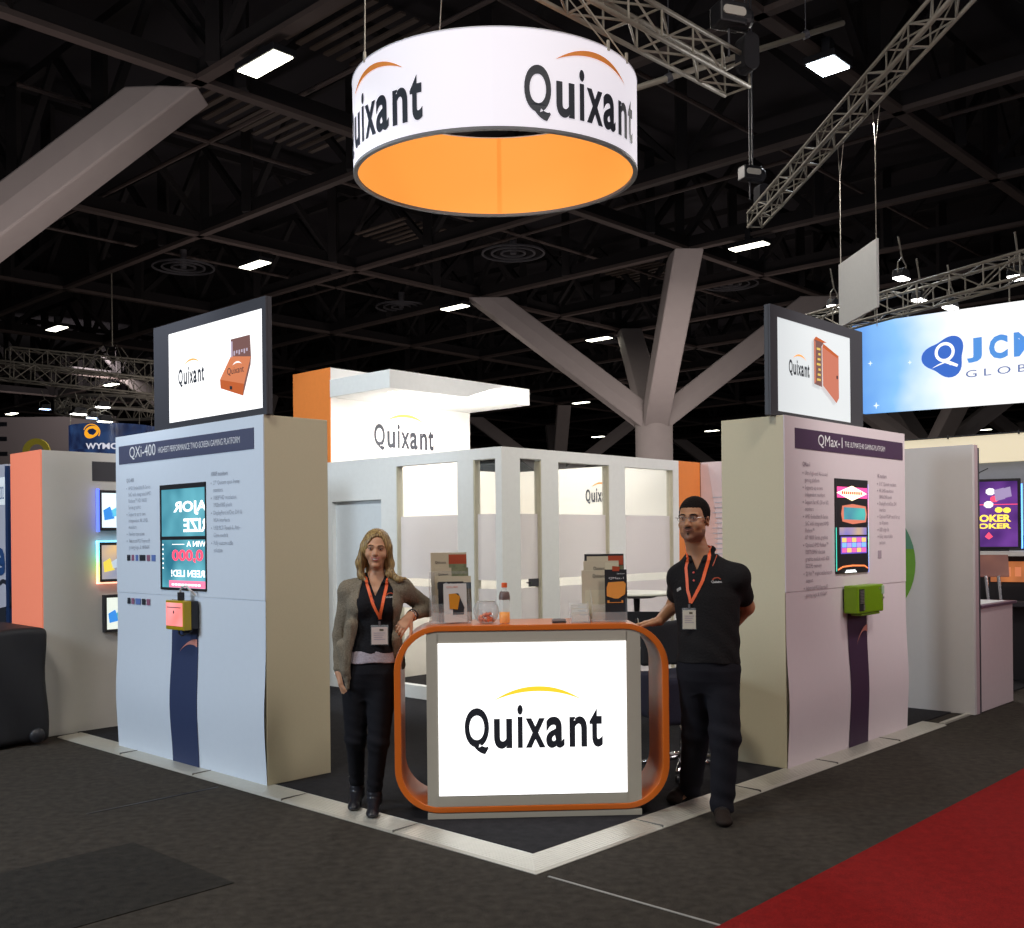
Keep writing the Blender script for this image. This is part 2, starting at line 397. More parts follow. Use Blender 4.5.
# ================================================================== display towers
def eL(name, u0, v0, z, label, cat, group=None): return empty(name, W(u0, v0, z), RL, label, cat, group)
def eR(name, u0, v0, z, label, cat, group=None): return empty(name, W(u0, v0, z), RR, label, cat, group)
def bullets(mb, items, x0, ztop, w, h, lead, y, x_in=.03):
    """heading line and bullet paragraphs; items: list of lists of lines, first item = heading"""
    z = ztop
    for k, par in enumerate(items):
        for j, ln in enumerate(par):
            if k and j == 0: mb.prism([(x0+.004+.006*math.cos(a*PI/3), z+h*.4+.006*math.sin(a*PI/3)) for a in range(6)], y, y+.001)
            line_to(mb, ln, x0+(x_in if k else 0), z, h, y, w-x_in, bold=(.02 if k == 0 else 0))
            z -= lead
        z -= lead*.08 + (lead*.15 if k == 0 else 0)
def crescent_part(parent, x0, x1, z0, z1, y, m_):
    """half swoosh rising to the right and cut by the stripe's edge"""
    n = 16; vs = []
    for i in range(n+1):
        t = i/n; zt = z0+(z1-z0)*math.sin(t*PI/2)**.8; th = .012+.05*t
        vs += [(x0+(x1-x0)*t, y, zt), (x0+(x1-x0)*t, y, zt-th*(.15+t*.85)*.9)]
    m = MB(); m.add(vs, [(2*i, 2*i+1, 2*i+3, 2*i+2) for i in range(n)]); return m.build('swoosh', m_, parent)
def vinyl_panel(name, x0, x1, z0, z1, y, m_, parent, off=None):
    """printed vinyl sheet whose lower part bulges slightly where it has come loose"""
    nx, nz = 24, 40; vs = []; fs = []
    for j in range(nz+1):
        z = z0+(z1-z0)*j/nz
        for i in range(nx+1):
            x = x0+(x1-x0)*i/nx
            k = math.exp(-((z-.42)/.30)**2)*.022*(1+.4*math.sin(x*3)) if z < 1.1 else 0
            vs.append((x, y-k*1.0, z))
    for j in range(nz):
        for i in range(nx):
            a = j*(nx+1)+i; fs.append((a, a+1, a+nx+2, a+nx+1))
    m = MB(); m.add(vs, fs); o = m.build(name, m_, parent, smooth=True)
    return o
TH = 2.405
def tower(e, gfx, TW, TD):
    m = MB(); m.box(0, TW, .012, TD, 0, TH); m.build('carcass', M_cream, e, bevel=.004)
    m = MB(); m.box(.0, TW, .004, .012, 1.2, TH); m.build('header_board', gfx, e)
    vinyl_panel('vinyl_graphic', .0, TW, .0, 1.199, .008, gfx, e)
# ---- left tower (faces the left aisle)
e = eL('display_tower', .14, 4.50, PH, 'tall white display tower on the left with two stacked screens and a yellow device', 'display tower'); LT = e
tower(e, M_gfxL, 2.035, .515)
lx = lambda v: 4.565-v                             # stand coordinate v -> local x
m = MB(); m.box(lx(4.505), lx(2.635), .0, .004, 2.20-PH, 2.34-PH-.0); m.build('header_band', M_navy, e)
m = MB(); text_to(m, 'QXi-400', lx(4.33), 2.225-PH, lx(3.93), 2.325-PH, -.001, bold=.0)
text_to(m, 'HIGHEST PERFORMANCE TWO-SCREEN GAMING PLATFORM', lx(3.89), 2.252-PH, lx(2.80), 2.295-PH, -.001)
m.build('header_lettering', M_white_ink, e)
m = MB()
bullets(m, [['QXi-400'], ['AMD Embedded R-Series', 'SoC with integrated AMD', 'Radeon™ HD 10000', 'Series graphics'], ['Supports up to two', 'independent 4K UHD', 'monitors'], ['Fan-less operation'], ['Advanced PCI Express®', 'gaming logic & NVRAM']],
        lx(4.39), 2.045, .45, .030, .0487, .001)
bullets(m, [['1080P monitors'], ['27" Quixant open frame', 'monitors'], ['1080P HD resolution', '1920x1080 pixels'], ['DisplayPort in/Out, DVI &', 'VGA interfaces'], ['USB PCT Touch & Anti-', 'Glare models'], ['Fully customisable', 'solution']],
        lx(3.17), 2.035, .50, .030, .0495, .001)
m.build('small_print', M_grey_ink, e)
for (vz, widths) in ((1.445, (.05, .04, .04, .09, .05, .06)), (1.115, (.04, .04, .08, .05, .05))):
    x = lx(4.39)+.0; m = MB(); 
    for k, w_ in enumerate(widths): m.cur = k % 3; m.box(x, x+w_, .0005, .003, vz, vz+.045); x += w_+.022
    m.build('badge_row', [M_ink, mat('badge_mauve', (.30, .12, .2), .5), mat('badge_blue', (.12, .2, .5), .5)], e)
def stripe(x0, x1, z1, m_, parent, arc_m, ax0, ax1, az0, az1):
    nz = 40; vs = []; fs = []
    for j in range(nz+1):
        z = z1*j/nz; k = math.exp(-((z-.42)/.30)**2)*.022
        for x in (x0, x1): vs.append((x, .003-k*(1+.4*math.sin(x*3)), z))
    fs = [(2*j, 2*j+1, 2*j+3, 2*j+2) for j in range(nz)]
    m = MB(); m.add(vs, fs); m.build('stripe', m_, parent, smooth=True)
    crescent_part(parent, ax0, ax1, az0, az1, -.004, arc_m)
stripe(lx(3.72), lx(3.36), 1.17, M_stripeL, e, M_salmon_ink, lx(3.60), lx(3.365), .80, .90)
# the two screens set into the tower show a mirrored attract picture
x0, x1 = lx(3.865), lx(3.235)
m = MB()
for (a, b, c, d) in ((x0, x0+.018, 1.24, 2.0), (x1-.006, x1, 1.24, 2.0), (x0, x1, 1.965, 2.0), (x0, x1, 1.600, 1.625), (x0, x1, 1.24, 1.256)): m.box(a, b, -.006, .006, c, d)
m.build('screen_bezel', M_black, e)
def screen_mat(name, c1, c2, s):
    m = bpy.data.materials.new(name); m.use_nodes = True; nt = m.node_tree; N = nt.nodes; L = nt.links; b = N['Principled BSDF']
    tc = N.new('ShaderNodeTexCoord'); no = N.new('ShaderNodeTexNoise'); no.inputs['Scale'].default_value = 2.2; no.inputs['Detail'].default_value = 2
    L.new(tc.outputs['Object'], no.inputs['Vector']); cr = N.new('ShaderNodeValToRGB')
    cr.color_ramp.elements[0].position = .35; cr.color_ramp.elements[0].color = (*c1, 1); cr.color_ramp.elements[1].position = .68; cr.color_ramp.elements[1].color = (*c2, 1)
    L.new(no.outputs['Fac'], cr.inputs[0]); L.new(cr.outputs[0], b.inputs['Emission Color']); b.inputs['Emission Strength'].default_value = s
    b.inputs['Base Color'].default_value = (.02, .02, .02, 1); b.inputs['Roughness'].default_value = .2
    return m
M_scr1 = screen_mat('teal_screen', (.02, .20, .30), (.22, .72, .85), .9)
m = MB(); m.box(x0+.018, x1-.006, -.001, .004, 1.625, 1.965); up = m.build('upper_screen', M_scr1, e)
m = MB(); m.box(x0+.018, x1-.006, -.001, .004, 1.256, 1.600); lo = m.build('lower_screen', M_scr1, e)
G_white = glow('screen_white', (.95, 1, 1), 1.6); G_red = glow('screen_red', (1.0, .08, .16), 1.3); G_pink = glow('screen_pink', (1.0, .22, .38), 1.1)
cx = x1-.008
m = MB(); text_to(m, 'MAJOR', x0+.19, 1.775, x1+.15, 1.875, -.003, bold=.03, mirror=True, clipx=None)
def clip_x(mb, xm):
    import bmesh
    me = bpy.data.meshes.new('c'); me.from_pydata(mb.v, [], mb.f); bm = bmesh.new(); bm.from_mesh(me)
    bmesh.ops.bisect_plane(bm, geom=bm.verts[:]+bm.edges[:]+bm.faces[:], plane_co=(xm, 0, 0), plane_no=(1, 0, 0), clear_outer=True)
    out = MB(); bm.verts.index_update(); out.v = [tuple(v.co) for v in bm.verts]; out.f = [tuple(v.index for v in f.verts) for f in bm.faces]; out.mi = [0]*len(out.f)
    bm.free(); bpy.data.meshes.remove(me); return out
text_to(m, 'PRIZE', x0+.33, 1.655, x1+.13, 1.75, -.003, bold=.03, mirror=True)
clip_x(m, cx).build('screen_lettering', G_white, up)
m = MB(); text_to(m, 'WIN A', x0+.37, 1.55, x1-.0, 1.59, -.003, bold=.02, mirror=True); m.box(x0+.17, x0+.34, -.004, -.002, 1.565, 1.570)
text_to(m, 'SCREEN LED!', x0+.15, 1.335, x1+.10, 1.385, -.003, bold=.02, mirror=True)
for k in range(6): m.box(x0+.03, x0+.04, -.004, -.002, 1.39+k*.034, 1.402+k*.034)
clip_x(m, cx).build('screen_lettering', G_white, lo)
m = MB(); text_to(m, '$10,000', x0+.165, 1.435, x1+.16, 1.53, -.003, bold=.035, mirror=True); clip_x(m, cx).build('screen_number', G_red, lo)
m = MB(); m.box(x0+.12, x1-.008, -.003, -.001, 1.258, 1.308); m.build('screen_ribbon', G_pink, lo)
m = MB(); [m.box(x0+.16+k*.045, x0+.16+k*.045+.034, -.0045, -.003, 1.272, 1.286) for k in range(9)]; m.build('ribbon_lettering', G_white, lo)
# ---- right tower (faces the right aisle)
e = eR('display_tower', 2.755, .17, PH, 'tall pale display tower on the right with a game screen and a bright green device', 'display tower'); RT = e
tower(e, M_gfxR, 1.99, .50)
ux = lambda u: u-2.742
m = MB(); m.box(ux(2.885), ux(4.685), .0, .004, 2.20-PH, 2.34-PH); m.build('header_band', M_purple, e)
m = MB(); text_to(m, 'QMax-1', ux(3.22), 2.222-PH, ux(3.60), 2.315-PH, -.001); text_to(m, 'THE ULTIMATE 4K GAMING PLATFORM', ux(3.64), 2.250-PH, ux(4.34), 2.290-PH, -.001)
m.build('header_lettering', M_white_ink, e)
m = MB()
bullets(m, [['QMax-1'], ["Ultra high-end 'All-in-one'", 'gaming platform'], ['Supports up to two', 'independent monitors'], ['Support for 4K (30 or 60)', 'monitors'], ['AMD Embedded R-Series', 'SoC with integrated AMD', 'Radeon™', 'R7 10000 Series graphics'], ['Optional AMD Radeon™', 'E8870/E8950 discrete', 'graphics module with 4GB', 'GDDR5 memory'], ['Q-Net™ engine added touch', 'support'], ['Advanced PCI Express®', 'gaming logic & NVRAM']],
        ux(2.99), 2.07, .48, .030, .0490, .001)
bullets(m, [['4K monitors'], ['31.5" Quixant monitors'], ['4K UHD resolution', '3840x2160 pixels'], ['DisplayPort in/Out, DVI', 'interface'], ['Optional PCAP touch for up', 'to 10 points'], ['LED edge lits'], ['Fully customisable', 'solution']],
        ux(4.20), 2.03, .44, .030, .0490, .001)
m.box(ux(4.20), ux(4.26), .0005, .003, 1.40, 1.46)
m.build('small_print', M_grey_inkR, e)
stripe(ux(3.66), ux(3.985), 1.0, mat('plum_stripe_print', sr(62, 40, 66), .5), e, M_salmon_ink, ux(3.80), ux(3.98), .76, .90)
# game screen: portrait monitor with lit edges
before_ = set(S.objects)
x0, x1, z0, z1 = ux(3.47), ux(4.01), 1.30, 2.0
m = MB(); m.box(x0, x1, -.03, .008, z0, z1); m.build('screen_bezel', M_black, e, bevel=.004)
m = MB(); m.box(x1-.002, x1+.006, -.028, -.004, z0, z1-.03)
def led_mat(name, stops, s):
    m = bpy.data.materials.new(name); m.use_nodes = True; nt = m.node_tree; N = nt.nodes; L = nt.links; b = N['Principled BSDF']
    tc = N.new('ShaderNodeTexCoord'); sp = N.new('ShaderNodeSeparateXYZ'); L.new(tc.outputs['Generated'], sp.inputs[0])
    cr = N.new('ShaderNodeValToRGB'); 
    while len(cr.color_ramp.elements) < len(stops): cr.color_ramp.elements.new(.5)
    for el, (p, c) in zip(cr.color_ramp.elements, stops): el.position = p; el.color = (*c, 1)
    L.new(sp.outputs[2], cr.inputs[0]); L.new(cr.outputs[0], b.inputs['Emission Color']); b.inputs['Emission Strength'].default_value = s
    return m
m.build('edge_light', led_mat('rainbow_led', [(0, (.05, .15, 1)), (.2, (.05, .4, 1)), (.35, (.1, 1, .4)), (.5, (.1, .5, 1)), (.7, (1, .05, .1)), (.85, (.8, .1, .9)), (1, (.2, .15, 1))], 2.2), e)
G = lambda n, c, s=1.0: glow(n, c, s)
m = MB(); cxm = (x0+x1)/2-.01
def diamond(mb, cx_, cz, w, h, y): mb.prism([(cx_-w, cz), (cx_, cz-h), (cx_+w, cz), (cx_, cz+h)], y, y+.001)
m.prism([(x0+.02, 1.86), (x1-.02, 1.86), (x1-.02, 1.94), (x0+.02, 1.94)], -.0315, -.030); m.build('marquee_glow', G('game_magenta', (.9, .08, .30), 1.5), e)
m = MB(); diamond(m, cxm, 1.895, .25, .055, -.033); m.build('marquee_burst', G('game_hot_white', (1, .75, .45), 3.2), e)
m = MB(); [m.box(x0+.09+k*.032, x0+.09+k*.032+.022, -.0345, -.033, 1.885, 1.908) for k in range(11)]; m.build('marquee_lettering', G('game_red', (.9, .05, .05), 1.0), e)
m = MB(); m.prism([(x0+.10, 1.685), (x0+.27, 1.665), (x1-.05, 1.68), (x1-.03, 1.74), (x1-.05, 1.80), (x0+.27, 1.815), (x0+.10, 1.80), (x0+.08, 1.74)], -.033, -.031); m.build('feature_border', G('game_copper', (.75, .22, .14), .9), e)
m = MB(); m.prism([(x0+.12, 1.70), (x1-.07, 1.695), (x1-.055, 1.74), (x1-.07, 1.785), (x0+.12, 1.79)], -.0345, -.033); m.build('feature_picture', screen_mat('game_mix_1', (.05, .03, .30), (.10, .70, .55), 1.0), e)
m = MB(); m.prism([(x0+.05, 1.585), (x1-.04, 1.585), (x1-.04, 1.64), (x0+.05, 1.64)], -.033, -.031); m.build('banner_strip', screen_mat('game_mix_2', (.10, .12, .75), (.9, .6, .08), 1.0), e)
for i in range(5):
    for j in range(3):
        xa = x0+.085+i*.082; za = 1.455+j*.038
        m = MB(); m.prism([(xa, za), (xa+.07, za), (xa+.07, za+.033), (xa, za+.033)], -.035, -.033)
        m.build('reel_symbol', G('game_sym_%d' % ((i*2+j) % 4), [(.9, .15, .45), (.25, .55, 1), (1, .65, .2), (.5, .35, 1)][(i*2+j) % 4], 1.0), e)
m = MB(); m.box(x0+.07, x1-.04, -.033, -.031, 1.445, 1.572); m.build('reel_window', G('game_violet', (.16, .10, .55), 1.0), e)
m = MB(); m.prism([(x0+.02, 1.325), (x0+.10, 1.345), (cxm, 1.35), (x1-.08, 1.345), (x1-.02, 1.325), (x1-.02, 1.335), (x1-.08, 1.356), (cxm, 1.362), (x0+.10, 1.356), (x0+.02, 1.336)], -.033, -.031); m.build('base_glow', G('game_orange', (1, .25, .08), 1.3), e)
m = MB(); m.prism([(x0+.13, 1.305), (x0+.33, 1.305), (x0+.30, 1.325), (x0+.16, 1.325)], -.033, -.031); m.build('button_glow', G('screen_white', (1, 1, 1), 1.6), e)
m = MB(); m.box(x0-.003, x0+.004, -.032, -.029, z0+.02, z0+.34); m.build('side_light', glow('led_green_blue', (.08, .75, .55), 1.2), e)
for q in set(S.objects)-before_: q.location.y = .022

# ---- devices clipped to the towers
e = eL('control_unit', .018, 3.515, PH+.97, 'small yellow box with a pink screen fixed on the left tower', 'device')
m = MB(); m.box(0, .245, .0, .062, 0, .205); m.build('yellow_casing', mat('mustard_casing', sr(170, 145, 10), .4), e, bevel=.006)
m = MB(); m.box(.01, .24, .062, .118, .006, .2); m.build('heat_sink', M_black, e, bevel=.004)
mb = MB()
for k in range(8): mb.box(.24, .246, .066+k*.006, .069+k*.006, .01, .195)
mb.build('cooling_fins', M_frameg, e)
m = MB(); m.box(.012, .232, -.004, .0, .028, .19); s_ = m.build('touch_screen', screen_mat('pink_screen', (1.0, .16, .12), (1.0, .62, .70), 1.15), e)
m = MB(); m.box(.03, .215, -.006, -.004, .155, .160); diamond(m, .12, .125, .010, .013, -.006); m.build('screen_symbol', M_ink, s_)
m = MB(); m.tube([(.12, .04, .20), (.115, .045, .26), (.14, .05, .30), (.18, .06, .305), (.215, .08, .27), (.22, .11, .24)], .008, 8); m.build('cable', mat('cable_grey', (.55, .55, .53), .5), e, smooth=False)
m = MB(); m.box(.13, .155, .02, .06, .2, .262); m.build('plug', M_black, e)
m = MB(); m.tube([(.11, .04, .0), (.13, .03, -.03), (.17, .03, -.04), (.21, .05, -.02), (.22, .08, .0)], .006, 8); m.build('lower_cable', M_black, e)
e = eR('game_controller_box', 3.60, .055, PH+.985, 'bright lime green metal box fixed on the right tower under the game screen', 'device')
m = MB(); m.box(.0, .44, .0, .112, .02, .225); m.prism([(.08, .0), (.40, .0), (.40, .02), (.08, .02)], .01, .10); m.build('green_casing', mat('lime_casing', sr(112, 150, 4), .4, var=.08), e, bevel=.01)
m = MB(); m.box(.02, .10, -.004, 0, .04, .20); pn = m.build('connector_panel', M_black, e)
m = MB()
for k in range(9): m.box(.03, .085, -.010, -.004, .095+k*.011, .101+k*.011)
m.box(.075, .09, -.012, -.004, .045, .085); m.build('connector', mat('connector_metal', (.5, .5, .45), .35, .8), pn)
m = MB(); m.box(.36, .38, -.002, 0, .19, .2); m.box(.40, .44, -.002, 0, .185, .205); m.box(.415, .435, -.008, 0, .115, .13); m.build('latch', mat('connector_metal', (.5, .5, .45), .35, .8), e)
m = MB(); m.box(.405, .442, -.006, .02, .15, .215); m.build('corner_plate', mat('pale_green_plate', (.35, .5, .35), .5), e, bevel=.004)

# ---- lit signs on top of the towers
def sign_device(parent, kind, x, z, s):
    """drawing of the company's orange computer box printed on the lit sign"""
    O1 = glow('print_orange', (.62, .20, .09), .95) if kind == 'box' else glow('print_clay', (.52, .17, .11), .95); O2 = glow('print_orange_dark', (.50, .11, .03), .9); O3 = glow('print_brown', (.20, .10, .09), .8); O4 = glow('print_lilac', (.50, .42, .52), .9)
    P = lambda pts: [(x+a*s, z+b*s) for a, b in pts]
    y = -.012
    if kind == 'box':
        for n, q, mt in (('printed_lid_inside', [(.36, .62), (1.0, .60), (.97, 1.0), (.36, 1.0)], O3), ('printed_lid_edge', [(.36, .68), (.42, .68), (.42, .96), (.36, .96)], O4), ('printed_top', [(0, .33), (.36, .70), (1.0, .62), (.78, .17)], O1), ('printed_front', [(0, .33), (.78, .17), (.74, -.03), (.02, .17)], O2), ('printed_side', [(.78, .17), (1.0, .62), (.98, .48), (.74, -.03)], O3)):
            m = MB(); m.prism(P(q), y-(.001 if n != 'printed_lid_inside' else 0), y+.001); m.build(n, mt, parent)
        m = MB(); 
        for k in range(6): m.prism(P([(.46+k*.08, .70+.03*(k % 2)), (.50+k*.08, .70+.03*(k % 2)), (.50+k*.08, .78), (.46+k*.08, .78)]), y-.002, y-.001)
        m.build('printed_circuit', O4, parent)
        m = MB(); text_to(m, 'Quixant', x+.25*s, z+.36*s, x+.78*s, z+.50*s, y-.003); m.build('printed_lettering', M_ink, parent)
        crescent(x+.42*s, x+.72*s, z+.53*s, .06*s, .03*s, y-.003).build('swoosh', glow('sign_white', (1, 1, 1), 1.0), parent)
        m = MB(); m.prism(P([(.33, .12), (.40, .11), (.40, .17), (.33, .18)]), y-.003, y-.001); m.build('printed_lock', M_ink, parent)
    else:
        for n, q, mt, dy in (('printed_case', [(0, .18), (.0, 1.0), (.38, .98), (.30, .90), (.30, .15)], O3, 0), ('printed_case_edge', [(0, .18), (0, 1.0), (.06, .96), (.06, .22)], O1, .001), ('printed_case_top', [(0, 1.0), (.38, .98), (.5, 1.0), (.08, 1.06)], O2, .001),
                             ('printed_door', [(.32, .90), (.86, .78), (.98, .80), (.98, .0), (.88, -.10), (.34, .18)], O1, .002), ('printed_door_edge', [(.36, .96), (.98, .80), (.92, .76), (.32, .90)], O2, .003)):
            m = MB(); m.prism(P(q), y-dy, y-dy+.001); m.build(n, mt, parent)
        m = MB()
        for k in range(7): m.prism(P([(.10+.03*(k % 3), .25+k*.095), (.24, .25+k*.095), (.24, .29+k*.095), (.10+.03*(k % 3), .29+k*.095)]), y-.003, y-.001)
        m.build('printed_circuit', glow('print_yellow', (.7, .5, .12), .9), parent)
        m = MB(); m.prism(P([(.88, .36), (.93, .36), (.93, .42), (.88, .42)]), y-.005, y-.003); m.build('printed_lock', M_ink, parent)
def tower_sign(e, w, h, sx0, sx1, sz0, sz1, kind, logo_x, dev, bright):
    m = MB(); m.box(0, w, 0, .012, 0, sz0); m.box(0, w, 0, .012, sz1, h); m.box(0, sx0, 0, .012, sz0, sz1); m.box(sx1, w, 0, .012, sz0, sz1); m.build('front_frame', M_frameg, e)
    m = MB(); m.box(0, w, .013, .048, 0, h); m.build('sign_case', M_frameg, e, bevel=.004)
    m = MB(); m.box(sx0, sx1, .004, .0125, sz0, sz1); lp = m.build('lit_face', bright, e)
    logo(lp, logo_x[0], logo_x[1], logo_x[2], .002, M_ink, glow('arc_glow', (1.0, .40, .10), .95), hfac=.40)
    return lp
M_face1 = glow('sign_face_bright', (1, 1, 1), 1.25); M_face2 = glow('sign_face_soft', (.88, .93, .95), .66)
e = eL('lit_sign', .155, 3.905, TH+PH, 'black framed lit sign showing an orange box, standing on the left tower', 'sign')
lz = 2.415
f = lambda v: 3.905-v
lp = tower_sign(e, 1.465, .765, f(3.69), f(2.485), .045, .690, 'box', (f(3.555), f(3.205), .285), None, M_face1)
sign_device(lp, 'box', f(2.975), .155, .38)
e = eR('lit_sign', 2.685, .235, TH+PH, 'black framed lit sign showing an open orange cabinet, standing on the right tower', 'sign')
g = lambda u: u-2.685
lp = tower_sign(e, 1.425, .755, g(2.785), g(3.90), .035, .680, 'door', (g(2.945), g(3.245), .295), None, M_face2)
sign_device(lp, 'door', g(3.29), .20, .39)

# ================================================================== reception counter
CR = rad(2.8)
CX0, CY0 = -.492, 5.886                           # lower left corner of the panel
ce = empty('reception_counter', (CX0, CY0, PH), CR, 'orange looped reception counter with a glowing white front panel', 'counter')
def rrect(x0, x1, z0, z1, r, n=12):
    pts = []
    for cx_, cz, a0 in ((x1-r, z0+r, -PI/2), (x1-r, z1-r, 0), (x0+r, z1-r, PI/2), (x0+r, z0+r, PI)):
        for i in range(n+1):
            a = a0+PI/2*i/n; pts.append((cx_+r*math.cos(a), cz+r*math.sin(a)))
    return pts
LX0, LX1, LZ0, LZ1, LRAD = -.183, 1.382, .036, 1.095, .255
def loop_mesh(t, y0, y1):
    a = rrect(LX0, LX1, LZ0, LZ1, LRAD); b = rrect(LX0+t, LX1-t, LZ0+t*.85, LZ1-t*.85, LRAD-t*.9); n = len(a)
    vs = [(x, y0, z) for x, z in a]+[(x, y0, z) for x, z in b]+[(x, y1, z) for x, z in a]+[(x, y1, z) for x, z in b]
    fs = []
    for i in range(n):
        j = (i+1) % n
        fs += [(i, j, n+j, n+i), (2*n+i, 3*n+i, 3*n+j, 2*n+j), (i, 2*n+i, 2*n+j, j), (n+i, n+j, 3*n+j, 3*n+i)]
    m = MB(); m.add(vs, fs); return m
o = loop_mesh(.038, .0, .44).build('orange_loop', mat('orange_gloss', (.70, .155, .018), .28, var=.02), ce); o.data.shade_smooth()
mo = o.modifiers.new('edge', 'BEVEL'); mo.width = .004; mo.segments = 2; mo.limit_method = 'ANGLE'; mo.angle_limit = rad(50)
mo = o.modifiers.new('wn', 'WEIGHTED_NORMAL')
M_cgrey = mat('counter_grey', (.46, .43, .36), .55, var=.03)
m = MB()
for (a, b, c, d) in ((0, .066, LZ0+.034, LZ1-.034), (1.137, 1.22, LZ0+.034, LZ1-.034), (.060, 1.145, LZ0+.034, .132), (.060, 1.145, .995, LZ1-.034)): m.box(a, b, .006, .03, c, d)
m.box(0, 1.22, .03, .40, LZ0+.034, LZ1-.034); m.build('front_panel', M_cgrey, ce)
m = MB(); m.box(0, 1.22, .004, .40, 0, LZ0-.001); m.build('plinth', M_cgrey, ce, bevel=.002)
M_face = glow('sign_face_counter', (1, 1, 1), 1.6)
m = MB(); m.box(.066, 1.137, .002, .012, .132, .995); lp = m.build('lit_face', M_face, ce)
logo(lp, .213, .998, .365, -.002, M_ink, glow('arc_yellow', (1.0, .66, .035), 1.0), hfac=.352, bold=.012)

# things on the counter -------------------------------------------------
def cw(x, y, z=0): return (CX0+x*math.cos(CR)-y*math.sin(CR), CY0+x*math.sin(CR)+y*math.cos(CR), z)
CT = PH+LZ1+.0005
def cthing(name, x, y, rz, label, cat, group=None): return empty(name, cw(x, y, CT), CR+rz, label, cat, group)
def lean(y, z, k): return Matrix.Translation((0, y, z)) @ Matrix.Rotation(-k, 4, 'X')
def brochure(x, y, rz, w, h, z, tilt, label, art):
    """one upright printed brochure with its artwork"""
    b = empty('brochure', cw(x, y, CT+z), CR+rz, label, 'brochure', 'brochures in the counter racks')
    T = Matrix.Rotation(-tilt, 4, 'X')
    m = MB(); m.box(-w/2, w/2, 0, .004, 0, h, T); m.build('cover', art[0], b, bevel=.0008)
    for (n, a, c, d, f_, mt) in art[1]:
        q = MB(); q.box(-w/2+a*w, -w/2+c*w, -.0012, 0, d*h, f_*h, T); q.build(n, mt, b)
    for (t, a, c, d, f_, mt) in art[2]:
        q = MB(); text_to(q, t, -w/2+a*w, d*h, -w/2+c*w, f_*h, -.002); q.v = [tuple(T @ Vector(v)) for v in q.v]; q.build('lettering', mt, b)
    return b
M_rust = mat('rust_print', sr(170, 70, 40), .5); M_sage = mat('sage_print', sr(120, 125, 95), .5, scale=40, var=.5); M_photo = mat('photo_print', sr(95, 85, 70), .5, scale=60, var=.8)
M_blk = mat('black_print', (.02, .02, .024), .45); M_amber = mat('amber_print', sr(200, 130, 20), .5); M_ltp = mat('ivory_print', sr(196, 184, 160), .6)
M_dkb = mat('dark_teal_print', (.05, .07, .09), .5)
def rack(x, y, rz, w, d, h, label):
    r = empty('brochure_rack', cw(x, y, CT), CR+rz, label, 'brochure rack')
    m = MB(); m.box(-w/2, w/2, -d/2, d/2, 0, .004); m.box(-w/2, w/2, d/2, d/2+.003, 0, h)
    m.build('rack_back', M_plastic, r)
    for s in (-1, 1):
        m = MB(); m.prism([(-d/2, .0), (d/2, 0), (d/2, h*.9), (-d/2, h*.35)], 0, .003, Matrix.Translation((s*w/2, 0, 0)) @ Matrix.Rotation(PI/2, 4, 'Z')); m.build('rack_side', M_plastic, r)
    for k in range(3):
        yy = -d/2+k*d/3
        m = MB(); m.box(-w/2+k*.0, w/2, yy, yy+.0025, .0, h*(.22+.16*k)); m.build('rack_front', M_plastic, r)
    return r
rack(.135, .20, rad(8), .225, .15, .30, 'clear acrylic brochure rack at the left end of the counter')
brochure(.135, .275, rad(8), .215, .405, .008, rad(7), 'tallest grey and rust brochure at the back of the left rack', (M_ltp, [('photo_band', .50, .99, .83, .97, M_rust), ('photo_band', .50, .99, .74, .83, M_sage)], [('Quixant', .12, .42, .83, .875, M_ink)]))
brochure(.150, .245, rad(8), .20, .315, .008, rad(7), 'brochure with a brown photo band, second from the back of the left rack', (M_ltp, [('photo_band', .50, 1.0, .80, 1.0, M_sage), ('photo_band', .50, 1.0, .40, .80, M_photo)], [('Quixant', .1, .4, .85, .9, M_ink)]))
brochure(.165, .215, rad(8), .20, .265, .008, rad(7), 'dark headed brochure, third from the back of the left rack', (M_ltp, [('header_band', 0, 1.0, .72, .86, M_dkb), ('photo_band', .55, 1.0, .2, .72, M_photo)], [('QXi-40', .3, .75, .76, .83, M_white_ink)]))
brochure(.145, .18, rad(8), .15, .235, .008, rad(7), 'narrow brochure with black cover edge in the left rack, behind the front one', (M_blk, [('cover_panel', .2, 1, 0, .85, M_ltp)], [('Quixant', .25, .8, .88, .97, M_white_ink)]))
brochure(.170, .125, rad(10), .135, .225, .008, rad(7), 'front brochure of the left rack, pale with an amber device picture', (mat('pale_card', (.60, .58, .56), .5), [('device_shadow', .38, .86, .20, .42, M_blk)], [('QXi-400', .12, .62, .88, .94, M_salmon_ink)]))
b_ = [o for o in S.objects if o.get('label', '').startswith('front brochure of the left')][0]
m = MB(); T = Matrix.Rotation(-rad(7), 4, 'X'); m.prism([(-.035, .08), (.012, .075), (.028, .15), (.0, .168), (-.038, .165)], -.003, -.0015, T); m.build('device_picture', M_amber, b_)
m = MB(); m.prism([(.0, .168), (.018, .168), (.052, .085), (.045, .06), (.012, .06), (.024, .15)], -.0026, -.0012, T); m.build('device_shadow', M_blk, b_)
rack(1.062, .17, 0, .20, .14, .26, 'clear acrylic brochure rack at the right end of the counter')
brochure(1.052, .235, 0, .235, .385, .008, rad(4), 'tallest black edged brochure with rust photo, at the back of the right rack', (M_blk, [('cover_panel', .06, .60, 0, .965, M_ltp), ('photo_band', .60, .98, .83, .97, M_rust), ('photo_band', .60, .98, .74, .82, M_sage), ('photo_band', .60, .98, .64, .73, M_amber)], [('Quixant', .2, .5, .84, .89, M_ink)]))
